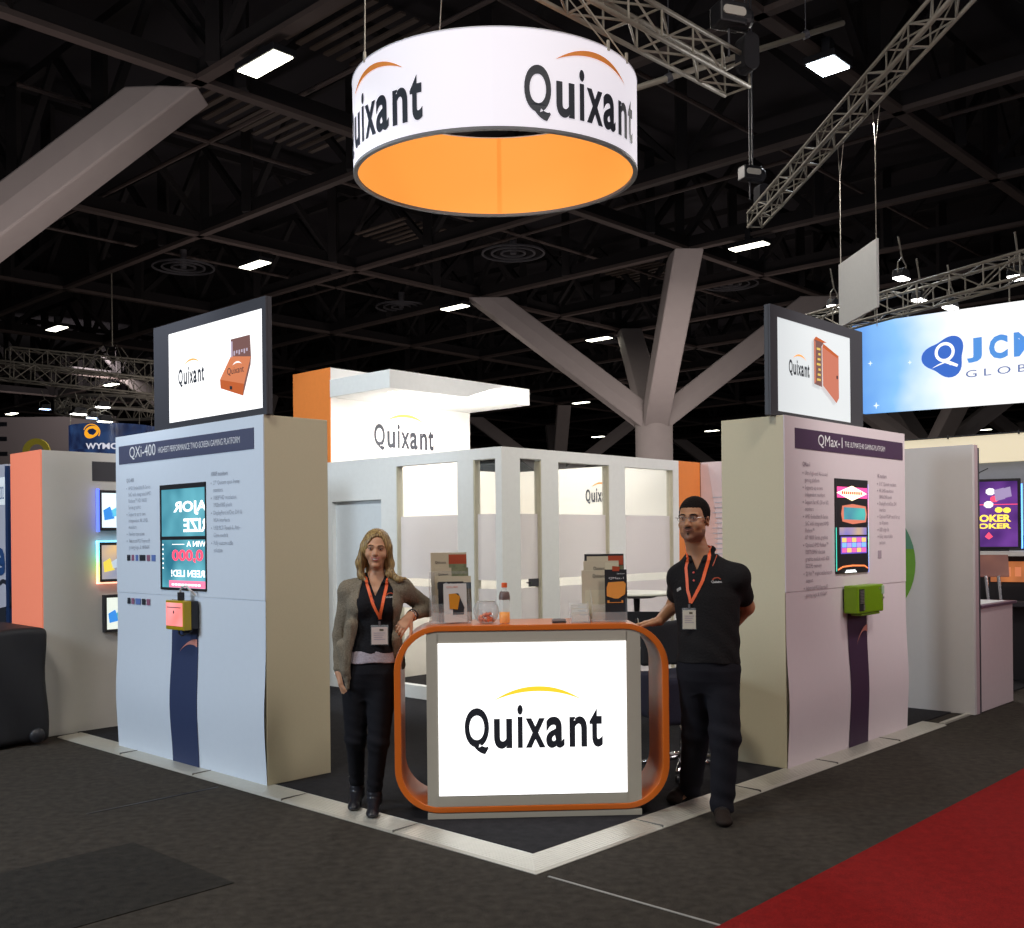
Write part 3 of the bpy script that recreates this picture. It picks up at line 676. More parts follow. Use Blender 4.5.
brochure(1.030, .21, 0, .21, .345, .008, rad(4), 'cream brochure in the middle of the right rack', (M_ltp, [('photo_band', .62, 1, .55, .97, mat('cream_print', sr(205, 196, 170), .6))], [('Quixant', .28, .60, .83, .90, M_ink)]))
brochure(1.000, .185, 0, .18, .29, .008, rad(4), 'shorter cream brochure before the middle one of the right rack', (M_ltp, [('photo_band', .1, .9, .1, .6, mat('cream_print', sr(205, 196, 170), .6))], [('Quixant', .36, .76, .84, .92, M_ink)]))
b_ = brochure(1.105, .135, 0, .13, .295, .008, rad(4), 'black brochure with an orange device picture, front of the right rack', (M_blk, [], [('QMax-1', .18, .85, .80, .85, M_white_ink), ('Quixant', .55, .9, .90, .93, M_white_ink)]))
T = Matrix.Rotation(-rad(4), 4, 'X')
m = MB(); m.prism([(-.055, .14), (.005, .12), (.052, .15), (.058, .21), (.045, .225), (-.045, .22), (-.055, .19)], -.003, -.0015, T); m.box(-.052, .040, -.003, -.0015, .10, .115, T); m.build('device_picture', M_orange_ink, b_)
m = MB(); m.prism([(-.02, .285), (.02, .285), (.025, .31), (-.02, .315)], -.003, .002, T); m.build('device_tab', M_rust, b_)
m = MB(); m.box(-.04, .03, -.0045, -.003, .105, .125, T); m.box(-.05, .045, -.004, -.003, .0, .05, T); m.build('device_print', M_blk, b_)
# stepped card dispenser
e = cthing('card_dispenser', .885, .10, 0, 'clear stepped card dispenser before the right brochure rack', 'card holder')
m = MB()
for k in range(3): m.box(-.055, .055, -.045+k*.035, -.043+k*.035, 0, .045+k*.032); m.box(-.055, .055, -.045+k*.035, -.010+k*.035, .002+k*.02, .005+k*.02)
m.prism([(-.05, 0), (.07, 0), (.07, .12), (.02, .08)], 0, .002, Matrix.Translation((-.055, 0, 0)) @ Matrix.Rotation(PI/2, 4, 'Z')); m.prism([(-.05, 0), (.07, 0), (.07, .12), (.02, .08)], 0, .002, Matrix.Translation((.055, 0, 0)) @ Matrix.Rotation(PI/2, 4, 'Z'))
m.build('dispenser_body', M_plastic, e)
for k in range(3):
    c = empty('business_card_stack', cw(.885, .10-.036+k*.035, CT+.007+k*.02), CR, ['lowest front stack of cards in the clear stepped dispenser', 'middle stack of cards in the clear stepped dispenser', 'top rear stack of cards in the clear stepped dispenser'][k], 'business cards', 'business cards in the dispenser')
    T = Matrix.Rotation(-rad(12), 4, 'X'); m = MB(); m.box(-.047, .047, .0, .014, .0, .056, T); m.build('cards', M_paper, c, bevel=.0006)
    m = MB(); text_to(m, 'Quixant', -.005, .035, .038, .046, -.0012); m.v = [tuple(T @ Vector(v)) for v in m.v]; m.build('lettering', M_grey_ink, c)
# glass bowl of wrapped sweets
e = cthing('glass_bowl', .345, .14, 0, 'round clear glass bowl holding orange sweets on the counter', 'bowl')
prof = [(.028, 0), (.045, .004), (.066, .025), (.076, .055), (.074, .085), (.062, .108), (.05, .118), (.047, .118), (.059, .106), (.071, .084), (.073, .055), (.063, .027), (.043, .008), (0, .007)]
m = MB(); m.lathe([(r*.98, z*1.08) for r, z in prof], 40, cap=False); m.build('bowl_glass', glassy('bowl_glass', (.62, .66, .66), .10, rough=.03, edge=.45), e, smooth=True)
m = MB(); m.lathe([(.0465, .1265), (.0505, .1295), (.052, .1275), (.0485, .1245), (.0465, .1265)], 40, cap=False); m.build('bowl_rim', mat('glass_rim', (.6, .62, .6), .1), e, smooth=True)
def sweet_mesh():
    m = MB(); m.lathe([(0, -.012), (.006, -.010), (.009, -.004), (.009, .004), (.006, .010), (0, .012)], 10, Matrix.Rotation(PI/2, 4, 'Y'))
    for s in (-1, 1):
        m.add([(s*.011, 0, 0), (s*.022, .008, .004), (s*.024, 0, -.004), (s*.022, -.008, .003)], [(0, 1, 2), (0, 2, 3)])
    return m
sw = None; SWM = [mat('sweet_orange', (.95, .16, .03), .3), mat('sweet_white', (.8, .75, .7), .3), mat('sweet_coral', (.95, .28, .12), .3)]
for k in range(34):
    a = random.random()*2*PI; lay = k//14; r_ = (.046-.012*lay)*math.sqrt(random.random()); 
    c = empty('wrapped_sweet', cw(.345+r_*math.cos(a), .14+r_*math.sin(a), CT+.020+.015*lay+random.random()*.006), random.random()*6, None, 'sweet', 'wrapped sweets in the glass bowl')
    c['label'] = 'orange wrapped sweet in the pile inside the round glass bowl'
    o = sweet_mesh().build('wrapper', SWM[0 if k % 4 else 1] if k % 3 else SWM[2], c, smooth=True); o.rotation_euler = (random.random()*.8, random.random()*.8, 0)
    if k % 4 == 0 and k % 3: c['label'] = 'white wrapped sweet in the pile inside the round glass bowl'
# drink bottle
e = cthing('drink_bottle', .450, .10, 0, 'clear plastic bottle half full of orange drink with an orange cap', 'bottle')
prof = [(.028, 0), (.031, .004), (.032, .03), (.031, .07), (.032, .12), (.031, .158), (.026, .178), (.015, .193), (.013, .205), (.013, .212)]
m = MB(); m.lathe(prof, 28); m.build('bottle_shell', M_plastic, e, smooth=True)
m = MB(); m.lathe([(.026, .002), (.0295, .006), (.0305, .03), (.0295, .066), (0, .066)], 28); m.build('orange_drink', mat('orange_drink', (.92, .33, .005), .3, emit=(.9, .3, .0), es=.12), e, smooth=True)
m = MB(); m.lathe([(.0165, .208), (.0165, .232), (.014, .235), (0, .235)], 24); m.build('cap', mat('cap_orange', (.85, .13, .03), .4), e, smooth=False)
m = MB(); m.lathe([(.0325, .138), (.0325, .155), (.0275, .178), (.024, .184)], 28, cap=False); m.build('label_band', mat('bottle_label', (.16, .10, .09), .4, scale=90, var=.9), e, smooth=True)
# grey tray / stapler
e = cthing('stapler', .765, .10, rad(4), 'small flat grey stapler lying on the counter', 'stapler')
m = MB(); m.prism([(-.04, 0), (.04, 0), (.042, .008), (-.042, .008)], -.014, .014); m.build('base', M_frameg, e, bevel=.002)
m = MB(); m.prism([(-.042, .010), (.036, .009), (.042, .016), (.03, .024), (-.03, .026), (-.042, .02)], -.012, .012); m.build('arm', mat('stapler_grey', (.30, .30, .31), .4), e, bevel=.003)

# ================================================================== grey meeting room frame
RU, RV = 3.23, 3.29                              # front corner of the room
RH = 2.43
re_ = empty('meeting_room', W(RU, RV, PH), RR, 'grey framed meeting room with frosted glass windows behind the counter', 'room')
# local here: x = u - RU, y = v - RV
TH_ = .08
def wall_face(axis, length, openings, zbot, name, extra=0):
    """panel with openings in local coordinates along x (axis 0) or y (axis 1)"""
    m = MB(); segs = sorted(openings); cur = 0 if axis == 0 else TH_
    def bx(a, b, z0, z1):
        if b-a < 1e-4: return
        if axis == 0: m.box(a, b, 0, TH_, z0, z1)
        else: m.box(0, TH_, a, b, z0, z1)
    for (a, b, z0, z1) in segs:
        bx(cur, a, 0, RH); bx(a, b, 0, z0); bx(a, b, z1, RH); cur = b
    bx(cur, length, 0, RH)
    return m.build(name, M_white, re_)
OPR = [(.25, .55, .13, 2.335), (.80, 1.60, .13, 2.325), (1.87, 2.75, .13, 2.32)]
OPL = [(.0801, .37, .13, 2.325), (.586, 1.48, .13, 2.325), (1.72, 2.54, .13, 2.0)]
wall_face(1, 2.64, OPL, .13, 'left_face_frame')
wall_face(0, 2.86, OPR, .13, 'right_face_frame')
# recessed panel of the closed bay
m = MB(); m.box(.045, .065, 1.68, 2.555, .10, 2.05); m.build('recessed_panel', mat('pale_grey_panel', (.66, .71, .74), .5), re_)
def pane(axis, a, b, name='window_pane'):
    for (n, z0, z1, mt, off) in (('glass', .13, 2.33, M_glass, 0), ('frosted_film', 1.195, 1.815, M_film, -.004), ('frosted_film', .13, 1.115, M_film, -.004)):
        m = MB(); y = .045+off
        if axis == 0: m.box(a, b, y, y+.003, z0, z1)
        else: m.box(y, y+.003, a, b, z0, z1)
        m.build(n, mt, re_)
pane(0, .25, .55); pane(0, .80, 1.60); pane(0, 1.87, 2.75); pane(1, .0801, .37)
m = MB(); m.box(.05, .053, .586, 1.48, 1.115, 2.325); m.build('glass', M_glass, re_)
m = MB(); m.box(.046, .049, .586, 1.48, 1.195, 1.815); m.build('frosted_film', M_film, re_)
m = MB(); m.box(.046, .049, .586, 1.48, .90, 1.115); m.build('frosted_film', M_film, re_)
M_trim = mat('beige_trim', (.55, .52, .40), .5)
m = MB()
for a in (1.465, .355): m.box(.004, .079, a, a+.014, .131, 2.324)
for a in (.535, 1.585, 2.735): m.box(a, a+.014, .004, .079, .131, 2.319)
m.build('window_jamb', M_trim, re_)
m = MB(); m.box(.395, .53, .028, .041, 1.125, 1.20); m.build('door_lock', M_frameg, re_, bevel=.003)
m = MB(); m.tube([(.40, .01, 1.165), (.40, .028, 1.165)], .008, 8); m.tube([(.40, .012, 1.165), (.34, .012, 1.165)], .007, 8); m.build('door_handle', M_chrome, re_)
# inner walls of the room
M_inner = mat('ivory_wall', (.82, .79, .71), .6, var=.02)
m = MB(); m.box(2.90, 2.95, .085, 2.555, 0, RH); m.build('inner_wall', M_inner, re_)
m = MB(); m.box(.085, 2.90, 2.515, 2.555, 0, RH-.01); m.build('inner_wall', M_inner, re_)
# wordmark on the inner right wall (reads from the room, faces the left aisle side)
le = empty('wall_sign', W(RU+2.895, RV+1.71, 2.0), RL, 'small dark wordmark with orange arc on the wall inside the meeting room', 'sign')
logo(le, .345, .77, .0, -.003, M_ink, M_orange_ink, hfac=.44)
m = MB(); 
for k, (x, c) in enumerate(((-.35, 0), (-.05, 1), (.22, 2), (.95, 0), (1.25, 1))): m.cur = c; m.prism([(x, -.20), (x+.10, -.20), (x+.05, -.165)], -.004, -.002)
m.build('print_marks', [M_rust, M_navy, M_salmon_ink], le)
for (a, b, c) in ((1.2, .9, 'stool'),): pass
# room furniture glimpsed under the film
def bar_stool(loc, rz, label, seat_m, back=True):
    s = empty('bar_stool', loc, rz, label, 'stool')
    m = MB(); m.lathe([(.0, 0), (.19, .0), (.20, .008), (.19, .016), (.05, .03), (.028, .05)], 28); m.build('base', M_chrome, s, smooth=True)
    m = MB(); m.tube([(0, 0, .04), (0, 0, .70)], .025, 12); m.build('column', M_chrome, s, smooth=True)
    m = MB(); m.tube([(0, -.03, .25), (.0, -.16, .27), (.08, -.18, .27), (-.08, -.18, .27)], .01, 8); m.build('foot_rest', M_chrome, s)
    m = MB(); m.lathe([(0, .69), (.17, .69), (.19, .71), (.19, .75), (.17, .77), (0, .775)], 28); m.build('seat', seat_m, s, smooth=True)
    return s
def folding_table(loc, rz):
    t = empty('side_table', loc, rz, 'slim dark legged table inside the meeting room, left of the counter panel', 'table')
    m = MB(); m.box(-.35, .35, -.3, .3, .70, .725); m.build('tabletop', M_frameg, t, bevel=.006)
    for sx in (-1, 1):
        for sy in (-1, 1):
            m = MB(); m.tube([(sx*.29, sy*.25, .70), (sx*.34, sy*.29, .0)], .011, 8); m.build('leg', M_chrome, t)
folding_table(W(4.35, 4.25, PH), RL+.3)

# ================================================================== tall lit wall with canopy
e = eR('canopy_wall', 3.235, 5.86, PH, 'tall white wall with orange end and lit canopy carrying the dark wordmark', 'sign wall')
KH = 3.46
m = MB(); m.box(.01, 2.125, 0, .68, 0, KH); m.build('wall_body', mat('bright_white_wall', (.86, .85, .82), .55, var=.01), e)
m = MB(); m.box(-.002, .01, .0, .68, 0, KH); m.build('orange_end', M_orange2, e)
m = MB(); m.box(-.002, 2.125, -1.0, 0.0, 3.135, 3.325); cp = m.build('canopy', M_white, e, bevel=.004)
M_down = glow('downlight', (1, .93, .80), 9)
for k in range(3):
    m = MB(); m.lathe([(0, 3.128), (.06, 3.128), (.075, 3.1345), (.0, 3.1345)], 24, Matrix.Translation((.27+k*.60, -.76, 0))); m.build('downlight', M_down, cp)
logo(e, .605, 1.515, 2.60, -.003, M_ink, mat('swoosh_orange', (.9, .42, .10), .5), hfac=.345)

# ================================================================== orange and graphic panels right of the room
e = eR('orange_panel', 6.092, 3.29, PH, 'narrow orange wall panel at the right end of the meeting room', 'wall panel')
m = MB(); m.box(0, .432, 0, .06, 0, RH); m.build('panel_face', M_orange2, e, bevel=.003)
m = MB(); m.box(0, .432, .06, .075, 0, RH-.02); m.build('panel_back', M_white, e)
e = eL('graphic_panel', 6.527, 3.285, PH, 'pale printed graphic panel with small grey text beside the orange panel', 'wall panel')
M_pale = mat('pale_pink_panel', (.66, .57, .60), .5)
m = MB(); m.box(0, 1.1, 0, .05, 0, RH); m.build('panel_board', M_pale, e, bevel=.003)
m = MB(); m.prism([(.0, RH-.02), (.10, RH-.02), (.22, 1.7), (.20, .9), (0, .9)], -.003, -.001); m.build('printed_shape', mat('blush_print', (.62, .47, .46), .5), e)
m = MB()
for k in range(14): m.box(.16 + (.03 if k in (1, 2, 4, 5, 8, 9) else 0), .36+(k*7 % 5)*.03, -.006, -.004, 2.02-k*.058, 2.03-k*.058)
m.build('small_print', M_grey_ink, e)
# right wing wall
e = eL('wing_wall', 5.75, 1.90, .004, 'plain pale grey wing wall right of the right tower with a green disc', 'wall panel')
M_wing = mat('pale_grey_wing', (.56, .54, .54), .55, var=.02)
m = MB(); m.box(0, 1.91, 0, .05, 0, 2.375); m.build('wall_board', M_wing, e, bevel=.003)
m = MB(); m.box(1.865, 1.912, .05, .12, 0, 2.375); m.build('pink_edge_post', mat('pink_grey_post', (.45, .34, .37), .5), e)
m = MB(); m.box(1.88, 1.915, .12, .15, 0, 2.35); m.build('dark_edge_post', M_frameg, e)
def disc(name, cx_, cz, r, y, m_, a0=0, a1=2*PI):
    n = 48; q = MB(); q.prism([(cx_+r*math.cos(a0+(a1-a0)*i/n), cz+r*math.sin(a0+(a1-a0)*i/n)) for i in range(n if a1-a0 > 6.2 else n+1)], y, y+.002); return q.build(name, m_, e)
disc('green_disc', 1.9-1.12, 1.33, .62, -.004, mat('leaf_green_print', sr(95, 150, 15), .5))
disc('teal_segment', 1.9-1.12, 1.33, .62, -.006, mat('teal_green_print', sr(80, 135, 105), .5), rad(12), rad(168))
m = MB(); m.tube([(1.9-1.12+.50*math.cos(rad(a)), -.006, 1.33+.50*math.sin(rad(a))) for a in range(-30, 40, 5)], .012, 6); m.build('yellow_arc', M_amber, e)
# left wing wall with three screens
e = eR('wing_wall', -.085, 5.345, .004, 'white wing wall with an orange end at far left carrying three lit screens', 'wall panel'); LWING = e
M_left = mat('warm_white_wing', (.60, .585, .555), .55, var=.02)
m = MB(); m.box(0.01, 2.2, 0, .62, 0, 2.36); m.build('wall_board', M_left, e, bevel=.003)
m = MB(); m.box(0, .01, 0, .62, 0, 2.362); m.build('orange_end', mat('coral_panel', (.92, .27, .16), .5, emit=(1, .25, .14), es=.28), e)  # faint emission stands in for light falling on the end panel
m = MB(); m.box(.43, 1.3, -.004, 0, 2.12, 2.285); m.build('header_band', M_frameg, e)
def wall_monitor(x0, z0, x1, z1, label, led, art, cols):
    q = eR('wall_monitor', -.085+x0, 5.345-.05, z0, label, 'monitor', 'screens on the left wing wall')
    w = x1-x0; h = z1-z0
    m = MB(); m.box(0, w, .0, .05, 0, h); m.build('monitor_case', M_black, q, bevel=.004)
    m = MB(); m.box(.02, w-.02, -.003, 0, .025, h-.025); sc = m.build('screen', art, q)
    m = MB()
    for k in range(5): m.cur = k % 2; a = .04+.07*k; m.prism([(a, h*.25+.03*k), (a+.09, h*.3+.03*k), (a+.05, h*.6), (a-.01, h*.5)], -.005, -.0035)
    m.build('screen_picture', cols, sc)
    if led:
        m = MB(); m.box(-.014, 0, .0, .035, -.01, h+.01)
        if led is not M_ledb: m.box(-.014, w, .0, .035, -.014, 0); m.box(-.014, w, .0, .035, h, h+.014)
        m.build('edge_light', led, q)
M_ledb = glow('led_blue', (.10, .16, 1.0), 2.0)
M_ledr = led_mat('led_rainbow', [(0, (1, .3, .2)), (.2, (1, .7, .1)), (.45, (.3, .9, .1)), (.7, (.1, .8, .7)), (1, (.1, .6, 1))], 2.0)
wall_monitor(.47, 1.70, 1.1, 2.045, 'topmost blue edged screen on the left wing wall', M_ledb, glow('screen_pale', (.80, .95, 1), 1.1), [glow('pic_blue', (.05, .30, .85), .9), glow('pic_cyan', (.15, .65, .9), .9)])
wall_monitor(.465, 1.26, 1.1, 1.60, 'middle rainbow edged screen on the left wing wall', M_ledr, screen_mat('autumn_screen', (.10, .22, .45), (1.0, .60, .15), 1.1), [glow('pic_yellow', (.95, .75, .1), .9), glow('pic_silver', (.55, .65, .75), .9)])
wall_monitor(.505, .83, 1.1, 1.15, 'lowest black edged screen on the left wing wall', None, glow('screen_ivory', (.85, .92, .82), .95), [glow('pic_blue', (.05, .30, .85), .9), glow('pic_teal', (.10, .5, .5), .9)])

# ================================================================== round hanging sign
RG = 1.2; RHGT = .748
ring = empty('round_hanging_sign', (-.107, 8.9, 4.668), 0, 'large round white fabric sign with orange inside hanging from the ceiling', 'hanging sign')
ring.rotation_euler = (rad(2.1), 0, 0)
def arc_wall(r, z0, z1, n=96, a0=0, a1=2*PI, inward=False):
    m = MB(); vs = []; fs = []
    for i in range(n+1):
        a = a0+(a1-a0)*i/n
        for z in (z0, z1): vs.append((r*math.sin(a), -r*math.cos(a), z))
    fs = [(2*i, 2*i+2, 2*i+3, 2*i+1) for i in range(n)]
    if inward: fs = [tuple(reversed(f)) for f in fs]
    m.add(vs, fs); return m
arc_wall(RG, .02, RHGT).build('white_skin', mat('lit_white_fabric', (.60, .58, .62), .7, emit=(.95, .91, 1.0), es=.56, var=.02, scale=4), ring, smooth=True)
arc_wall(RG-.03, .02, RHGT, inward=True).build('orange_lining', mat('lit_orange_fabric', (.55, .20, .03), .7, emit=(1.0, .40, .07), es=.70, var=.06, scale=1.5), ring, smooth=True)
def hoop(z, t, name, m_):
    m = MB(); vs = []; fs = []; n = 96
    sec = [(RG+.004, z), (RG+.004, z+t), (RG-.034, z+t), (RG-.034, z)]
    for i in range(n):
        a = 2*PI*i/n
        for r, zz in sec: vs.append((r*math.sin(a), -r*math.cos(a), zz))
    for i in range(n):
        j = (i+1) % n
        for k in range(4): l = (k+1) % 4; fs.append((4*i+k, 4*j+k, 4*j+l, 4*i+l))
    m.add(vs, fs); m.build(name, m_, ring)
hoop(.0, .022, 'lower_hoop', mat('hoop_grey', (.16, .16, .17), .5)); hoop(RHGT-.006, .008, 'upper_hoop', mat('hoop_white', (.7, .7, .75), .5))
arc_wall(RG-.036, .03, RHGT-.01, 2, PI-.035, PI+.0).build('lining_seam', mat('seam_orange', (.8, .3, .05), .7, emit=(1, .30, .04), es=.55), ring)
for k, c in enumerate((39.5, 133.5, -54.5, -148.5)):
    def bend(p, c=c):
        a = rad(c)+p[0]/RG; return ((RG+.006)*math.sin(a), -(RG+.006)*math.cos(a), p[2])
    logo(ring, -.595, .595, .075, 0, M_ink, mat('swoosh_fabric', (.80, .27, .05), .6, emit=(1, .30, .05), es=.10), hfac=.36, bend=bend)
m = MB()
for a in (-58, 62, 150, -150, 48):
    x, y = RG*math.sin(rad(a)), -RG*math.cos(rad(a))
    tgt = {-58: (-.95, -.35, 6.0), 62: (.62, -.1, 1.62), 150: (.5, .9, 1.62), -150: (-.1, -.1, 6.0), 48: (.48, -.15, 1.62)}[a]
    m.tube([(x, y, RHGT), tgt], .006, 6); m.tube([(x, y, RHGT-.02), (x, y, RHGT+.06)], .014, 6)
m.build('hanging_cable', mat('cable_steel', (.45, .42, .36), .4, .6), ring)

# ================================================================== lattice trusses
def truss(name, p, q, w, h, bays, r, label, cat='truss', group=None, roll=0.0, m_=None):
    p = Vector(p); q = Vector(q); d = q-p; L = d.length; d.normalize()
    s = d.cross(Vector((0, 0, 1))).normalized(); u = s.cross(d)
    M = Matrix(((d.x, s.x, u.x, 0), (d.y, s.y, u.y, 0), (d.z, s.z, u.z, 0), (0, 0, 0, 1))) @ Matrix.Rotation(roll, 4, 'X')
    e = empty(name, p, 0, label, cat, group); e.rotation_euler = M.to_euler()
    m_ = m_ or M_truss
    cor = [(-w/2, 0), (w/2, 0), (w/2, h), (-w/2, h)]
    for (y, z) in cor:
        m = MB(); m.tube([(0, y, z), (L, y, z)], r, 10); m.build('chord', m_, e, smooth=True)
    m = MB(); b = L/bays
    for i in range(bays):
        x0, x1 = i*b, (i+1)*b
        for k in range(4):
            (ya, za), (yb, zb) = cor[k], cor[(k+1) % 4]
            if i % 2: (ya, za), (yb, zb) = (yb, zb), (ya, za)
            m.tube([(x0, ya, za), (x1, yb, zb)], r*.5, 6)
            m.tube([(x0, cor[k][0], cor[k][1]), (x0, cor[(k+1) % 4][0], cor[(k+1) % 4][1])], r*.5, 6)
    for k in range(4): m.tube([(L, *cor[k]), (L, *cor[(k+1) % 4])], r*.5, 6)
    m.build('lacing', m_, e)
    return e
def hoist(loc, label, ztop):
    h = empty('chain_hoist', loc, rad(20), label, 'chain hoist', 'chain hoists')
    m = MB(); m.box(-.16, .16, -.11, .11, .0, .22); m.lathe([(.09, -.1), (.12, 0), (.12, .2), (.09, .25)], 20, Matrix.Translation((0, 0, .1)) @ Matrix.Rotation(PI/2, 4, 'Y')); m.build('hoist_body', M_black, h, bevel=.02)
    m = MB(); m.prism(rrect(-.13, .13, .07, .16, .04, 5), -.125, -.112); m.build('hoist_plate', mat('plate_cream', (.55, .53, .48), .5), h)
    m = MB(); m.tube([(0, 0, .2), (0, 0, ztop-loc[2])], .012, 6); m.tube([(.05, 0, .2), (.05, 0, ztop-loc[2])], .012, 6); m.tube([(0, 0, 0), (0, 0, -.30)], .012, 6); m.build('chain', M_frameg, h)
    m = MB(); m.prism(rrect(-.09, .09, -.38, -.0, .08, 5), -.09, .09); m.build('chain_bag', M_dkfab, h, loc=(.28, .1, 0))
    return h
TL = 6.30
truss('lattice_truss', (-.42, 8.18, TL), (2.43, 11.02, TL), .30, .30, 8, .024, 'lattice lighting truss ending above the right side of the round sign')
hoist((2.27, 10.65, 6.80), 'black chain hoist with pale plate above the end of the left truss', 10.4)
truss('lattice_truss', (4.30, 9.0, 6.6), (3.99, 16.9, 6.6), .23, .23, 14, .021, 'long lattice truss crossing the upper right corner')
hoist((3.85, 16.6, 7.25), 'dark chain hoist at the lower end of the long right truss', 10.4)
pp = empty('support_pipe', (0, 0, 0), 0, 'single aluminium pipe running up to the floodlight behind the left truss', 'pipe')
a_, b_2 = at(645, 85, 11.6), at(843, 23, 11.6*1.12)
m = MB(); m.tube([at(560, 112, 11.2), b_2], .035, 12); m.build('pipe_tube', M_truss, pp, smooth=True)
m = MB(); 
for t in (.35, .62, .85): 
    P = Vector(at(560, 112, 11.2)).lerp(Vector(b_2), t); m.tube([P-Vector((.03, 0, .015)), P+Vector((.03, 0, .015))], .05, 12); m.tube([P, P+Vector((0, 0, 10.4-P.z))], .006, 6)
m.build('pipe_clamp', M_frameg, pp)
# blank white panel hung under the long truss
e = empty('hanging_panel', (4.25, 13.45, 4.27), math.atan2(-1.2, .07), 'blank white rectangular panel hanging from the long right truss', 'panel')
m = MB(); m.box(0, 1.2, 0, .03, 0, .81); m.build('panel_board', mat('blank_white_panel', (.62, .62, .60), .6), e, bevel=.003)
m = MB()
for x in (.04, 1.16):
    m.tube([(x, .015, .8), (x, .015, 1.9)], .006, 6); m.tube([(x, .015, 1.9), (x-.06, .015, 2.34)], .004, 6); m.tube([(x, .015, 1.9), (x+.14, .015, 2.34)], .004, 6); m.tube([(x, .015, 0), (x, .015, -.22)], .005, 6)
m.build('hanging_cable', mat('cable_steel', (.45, .42, .36), .4, .6), e)
# truss behind the blue banner with its floodlights
pA = Vector(at(866, 322, 16.7)); pB = Vector(at(1010, 283, 16.7*.86)); dd = pB-pA
truss('lattice_truss', pA-dd*.65, pB+dd*.55, .34, .34, 10, .022, 'lattice truss with floodlights above the blue banner')
M_fl = glow('floodlight_lens', (1.0, .99, .95), 9.0)
def par_light(px, py, Y, size, label, lens=None, arm=.25):
    x, y, z = at(px, py, Y)
    l = empty('flood_lamp', (x, y, z), RR, label, 'flood lamp', 'small flood lamps on trusses')
    m = MB(); m.prism([(-size*.7, .0), (size*.7, .0), (size*.45, size*.6), (-size*.45, size*.6)], -size*.35, size*.45); m.build('lamp_housing', M_black, l, bevel=.01)
    m = MB(); m.box(-size*.62, size*.62, -size*.32, size*.42, -.02, .0); m.build('lens', lens or M_fl, l)
    m = MB(); m.tube([(-size*.7, 0, size*.3), (-size*.7, 0, size*.3+arm*.6), (0, 0, size*.3+arm), (size*.7, 0, size*.3+arm*.6), (size*.7, 0, size*.3)], .012, 6); m.tube([(0, 0, size*.3+arm), (-.12, 0, size*.3+arm+.3)], .014, 6); m.build('yoke', M_truss, l)
    return l
par_light(902, 278, 16.2, .22, 'tilted flood lamp above the truss, nearest the hanging white panel')
par_light(920, 300, 16.0, .20, 'flood lamp hanging under the truss above the banner, left of the brightest one')
par_light(951, 307, 15.6, .20, 'brightest star shaped flood lamp just above the top edge of the blue banner')
par_light(1018, 277, 14.9, .24, 'flood lamp at the right edge of the picture above the banner')
par_light(834, 306, 17.5, .18, 'dim flood lamp between the right lit sign and the hanging panel')

# ================================================================== big backlit banner
def grad_mat():
    m = bpy.data.materials.new('banner_print'); m.use_nodes = True; nt = m.node_tree; N = nt.nodes; L = nt.links; b = N['Principled BSDF']
    tc = N.new('ShaderNodeTexCoord'); sp = N.new('ShaderNodeSeparateXYZ'); L.new(tc.outputs['Object'], sp.inputs[0])
    no = N.new('ShaderNodeTexNoise'); no.inputs['Scale'].default_value = 1.6; no.inputs['Detail'].default_value = 2; L.new(tc.outputs['Object'], no.inputs['Vector'])
    a = N.new('ShaderNodeMath'); a.operation = 'MULTIPLY_ADD'; a.inputs[1].default_value = .55; a.inputs[2].default_value = -.16; L.new(sp.outputs[0], a.inputs[0])
    c = N.new('ShaderNodeMath'); c.operation = 'MULTIPLY_ADD'; c.inputs[1].default_value = .35; L.new(no.outputs['Fac'], c.inputs[0]); L.new(a.outputs[0], c.inputs[2])
    cr = N.new('ShaderNodeValToRGB'); els = cr.color_ramp.elements; els[0].position = 0; els[0].color = (.05, .25, .75, 1); els[1].position = 1; els[1].color = (1, 1, 1, 1)
    e1 = els.new(.45); e1.color = (.22, .52, .92, 1); e2 = els.new(.75); e2.color = (.66, .82, 1, 1)
    L.new(c.outputs[0], cr.inputs[0]); L.new(cr.outputs[0], b.inputs['Emission Color']); b.inputs['Emission Strength'].default_value = 1.08
    b.inputs['Base Color'].default_value = (.1, .1, .1, 1); return m
e = eL('backlit_banner', 14.0, 4.95, 3.75, 'long backlit blue and white banner with round blue emblem at the upper right', 'banner')
m = MB(); m.prism([(.20, -.02), (7.0, -.14), (7.0, 1.50), (.02, 1.575)], 0, .12); m.build('banner_face', grad_mat(), e)
MB_blue = glow('emblem_blue', (.05, .16, .62), .9); MB_lb = glow('letter_blue', (.10, .32, .80), .9)
b = lambda v: 4.95-v
zz = lambda z: z-3.75
pts = []
for i in range(40):                                # rounded guitar-pick emblem
    a = 2*PI*i/40; k = 1+.17*math.cos(3*(a-rad(55)))
    pts.append((b(3.31)+.335*k*math.cos(a), zz(4.55)+.32*k*math.sin(a)))
m = MB(); m.prism(pts, -.012, -.008); em = m.build('emblem', MB_blue, e)
G_w = glow('emblem_white', (1, 1, 1), 1.1)
m = MB(); n = 32
for (ra, rb, cz, cy) in ((.165, .115, 4.63, 0),):
    vs = [(b(3.31)+r*math.cos(2*PI*i/n), -.014, zz(cz)+r*1.0*math.sin(2*PI*i/n)) for i in range(n) for r in (ra, rb)]
    m.add(vs, [(2*i, 2*i+1, 2*((i+1) % n)+1, 2*((i+1) % n)) for i in range(n)])
m.prism([(b(3.31)-.22, zz(4.38)), (b(3.31)+.0, zz(4.45)), (b(3.31)+.20, zz(4.36)), (b(3.31)+.22, zz(4.40)), (b(3.31)+.05, zz(4.49)), (b(3.31)-.1, zz(4.44))], -.014, -.012)
m.prism([(b(3.31)+.02, zz(4.47)), (b(3.31)+.09, zz(4.40)), (b(3.31)+.13, zz(4.42)), (b(3.31)+.06, zz(4.50))], -.0145, -.012)
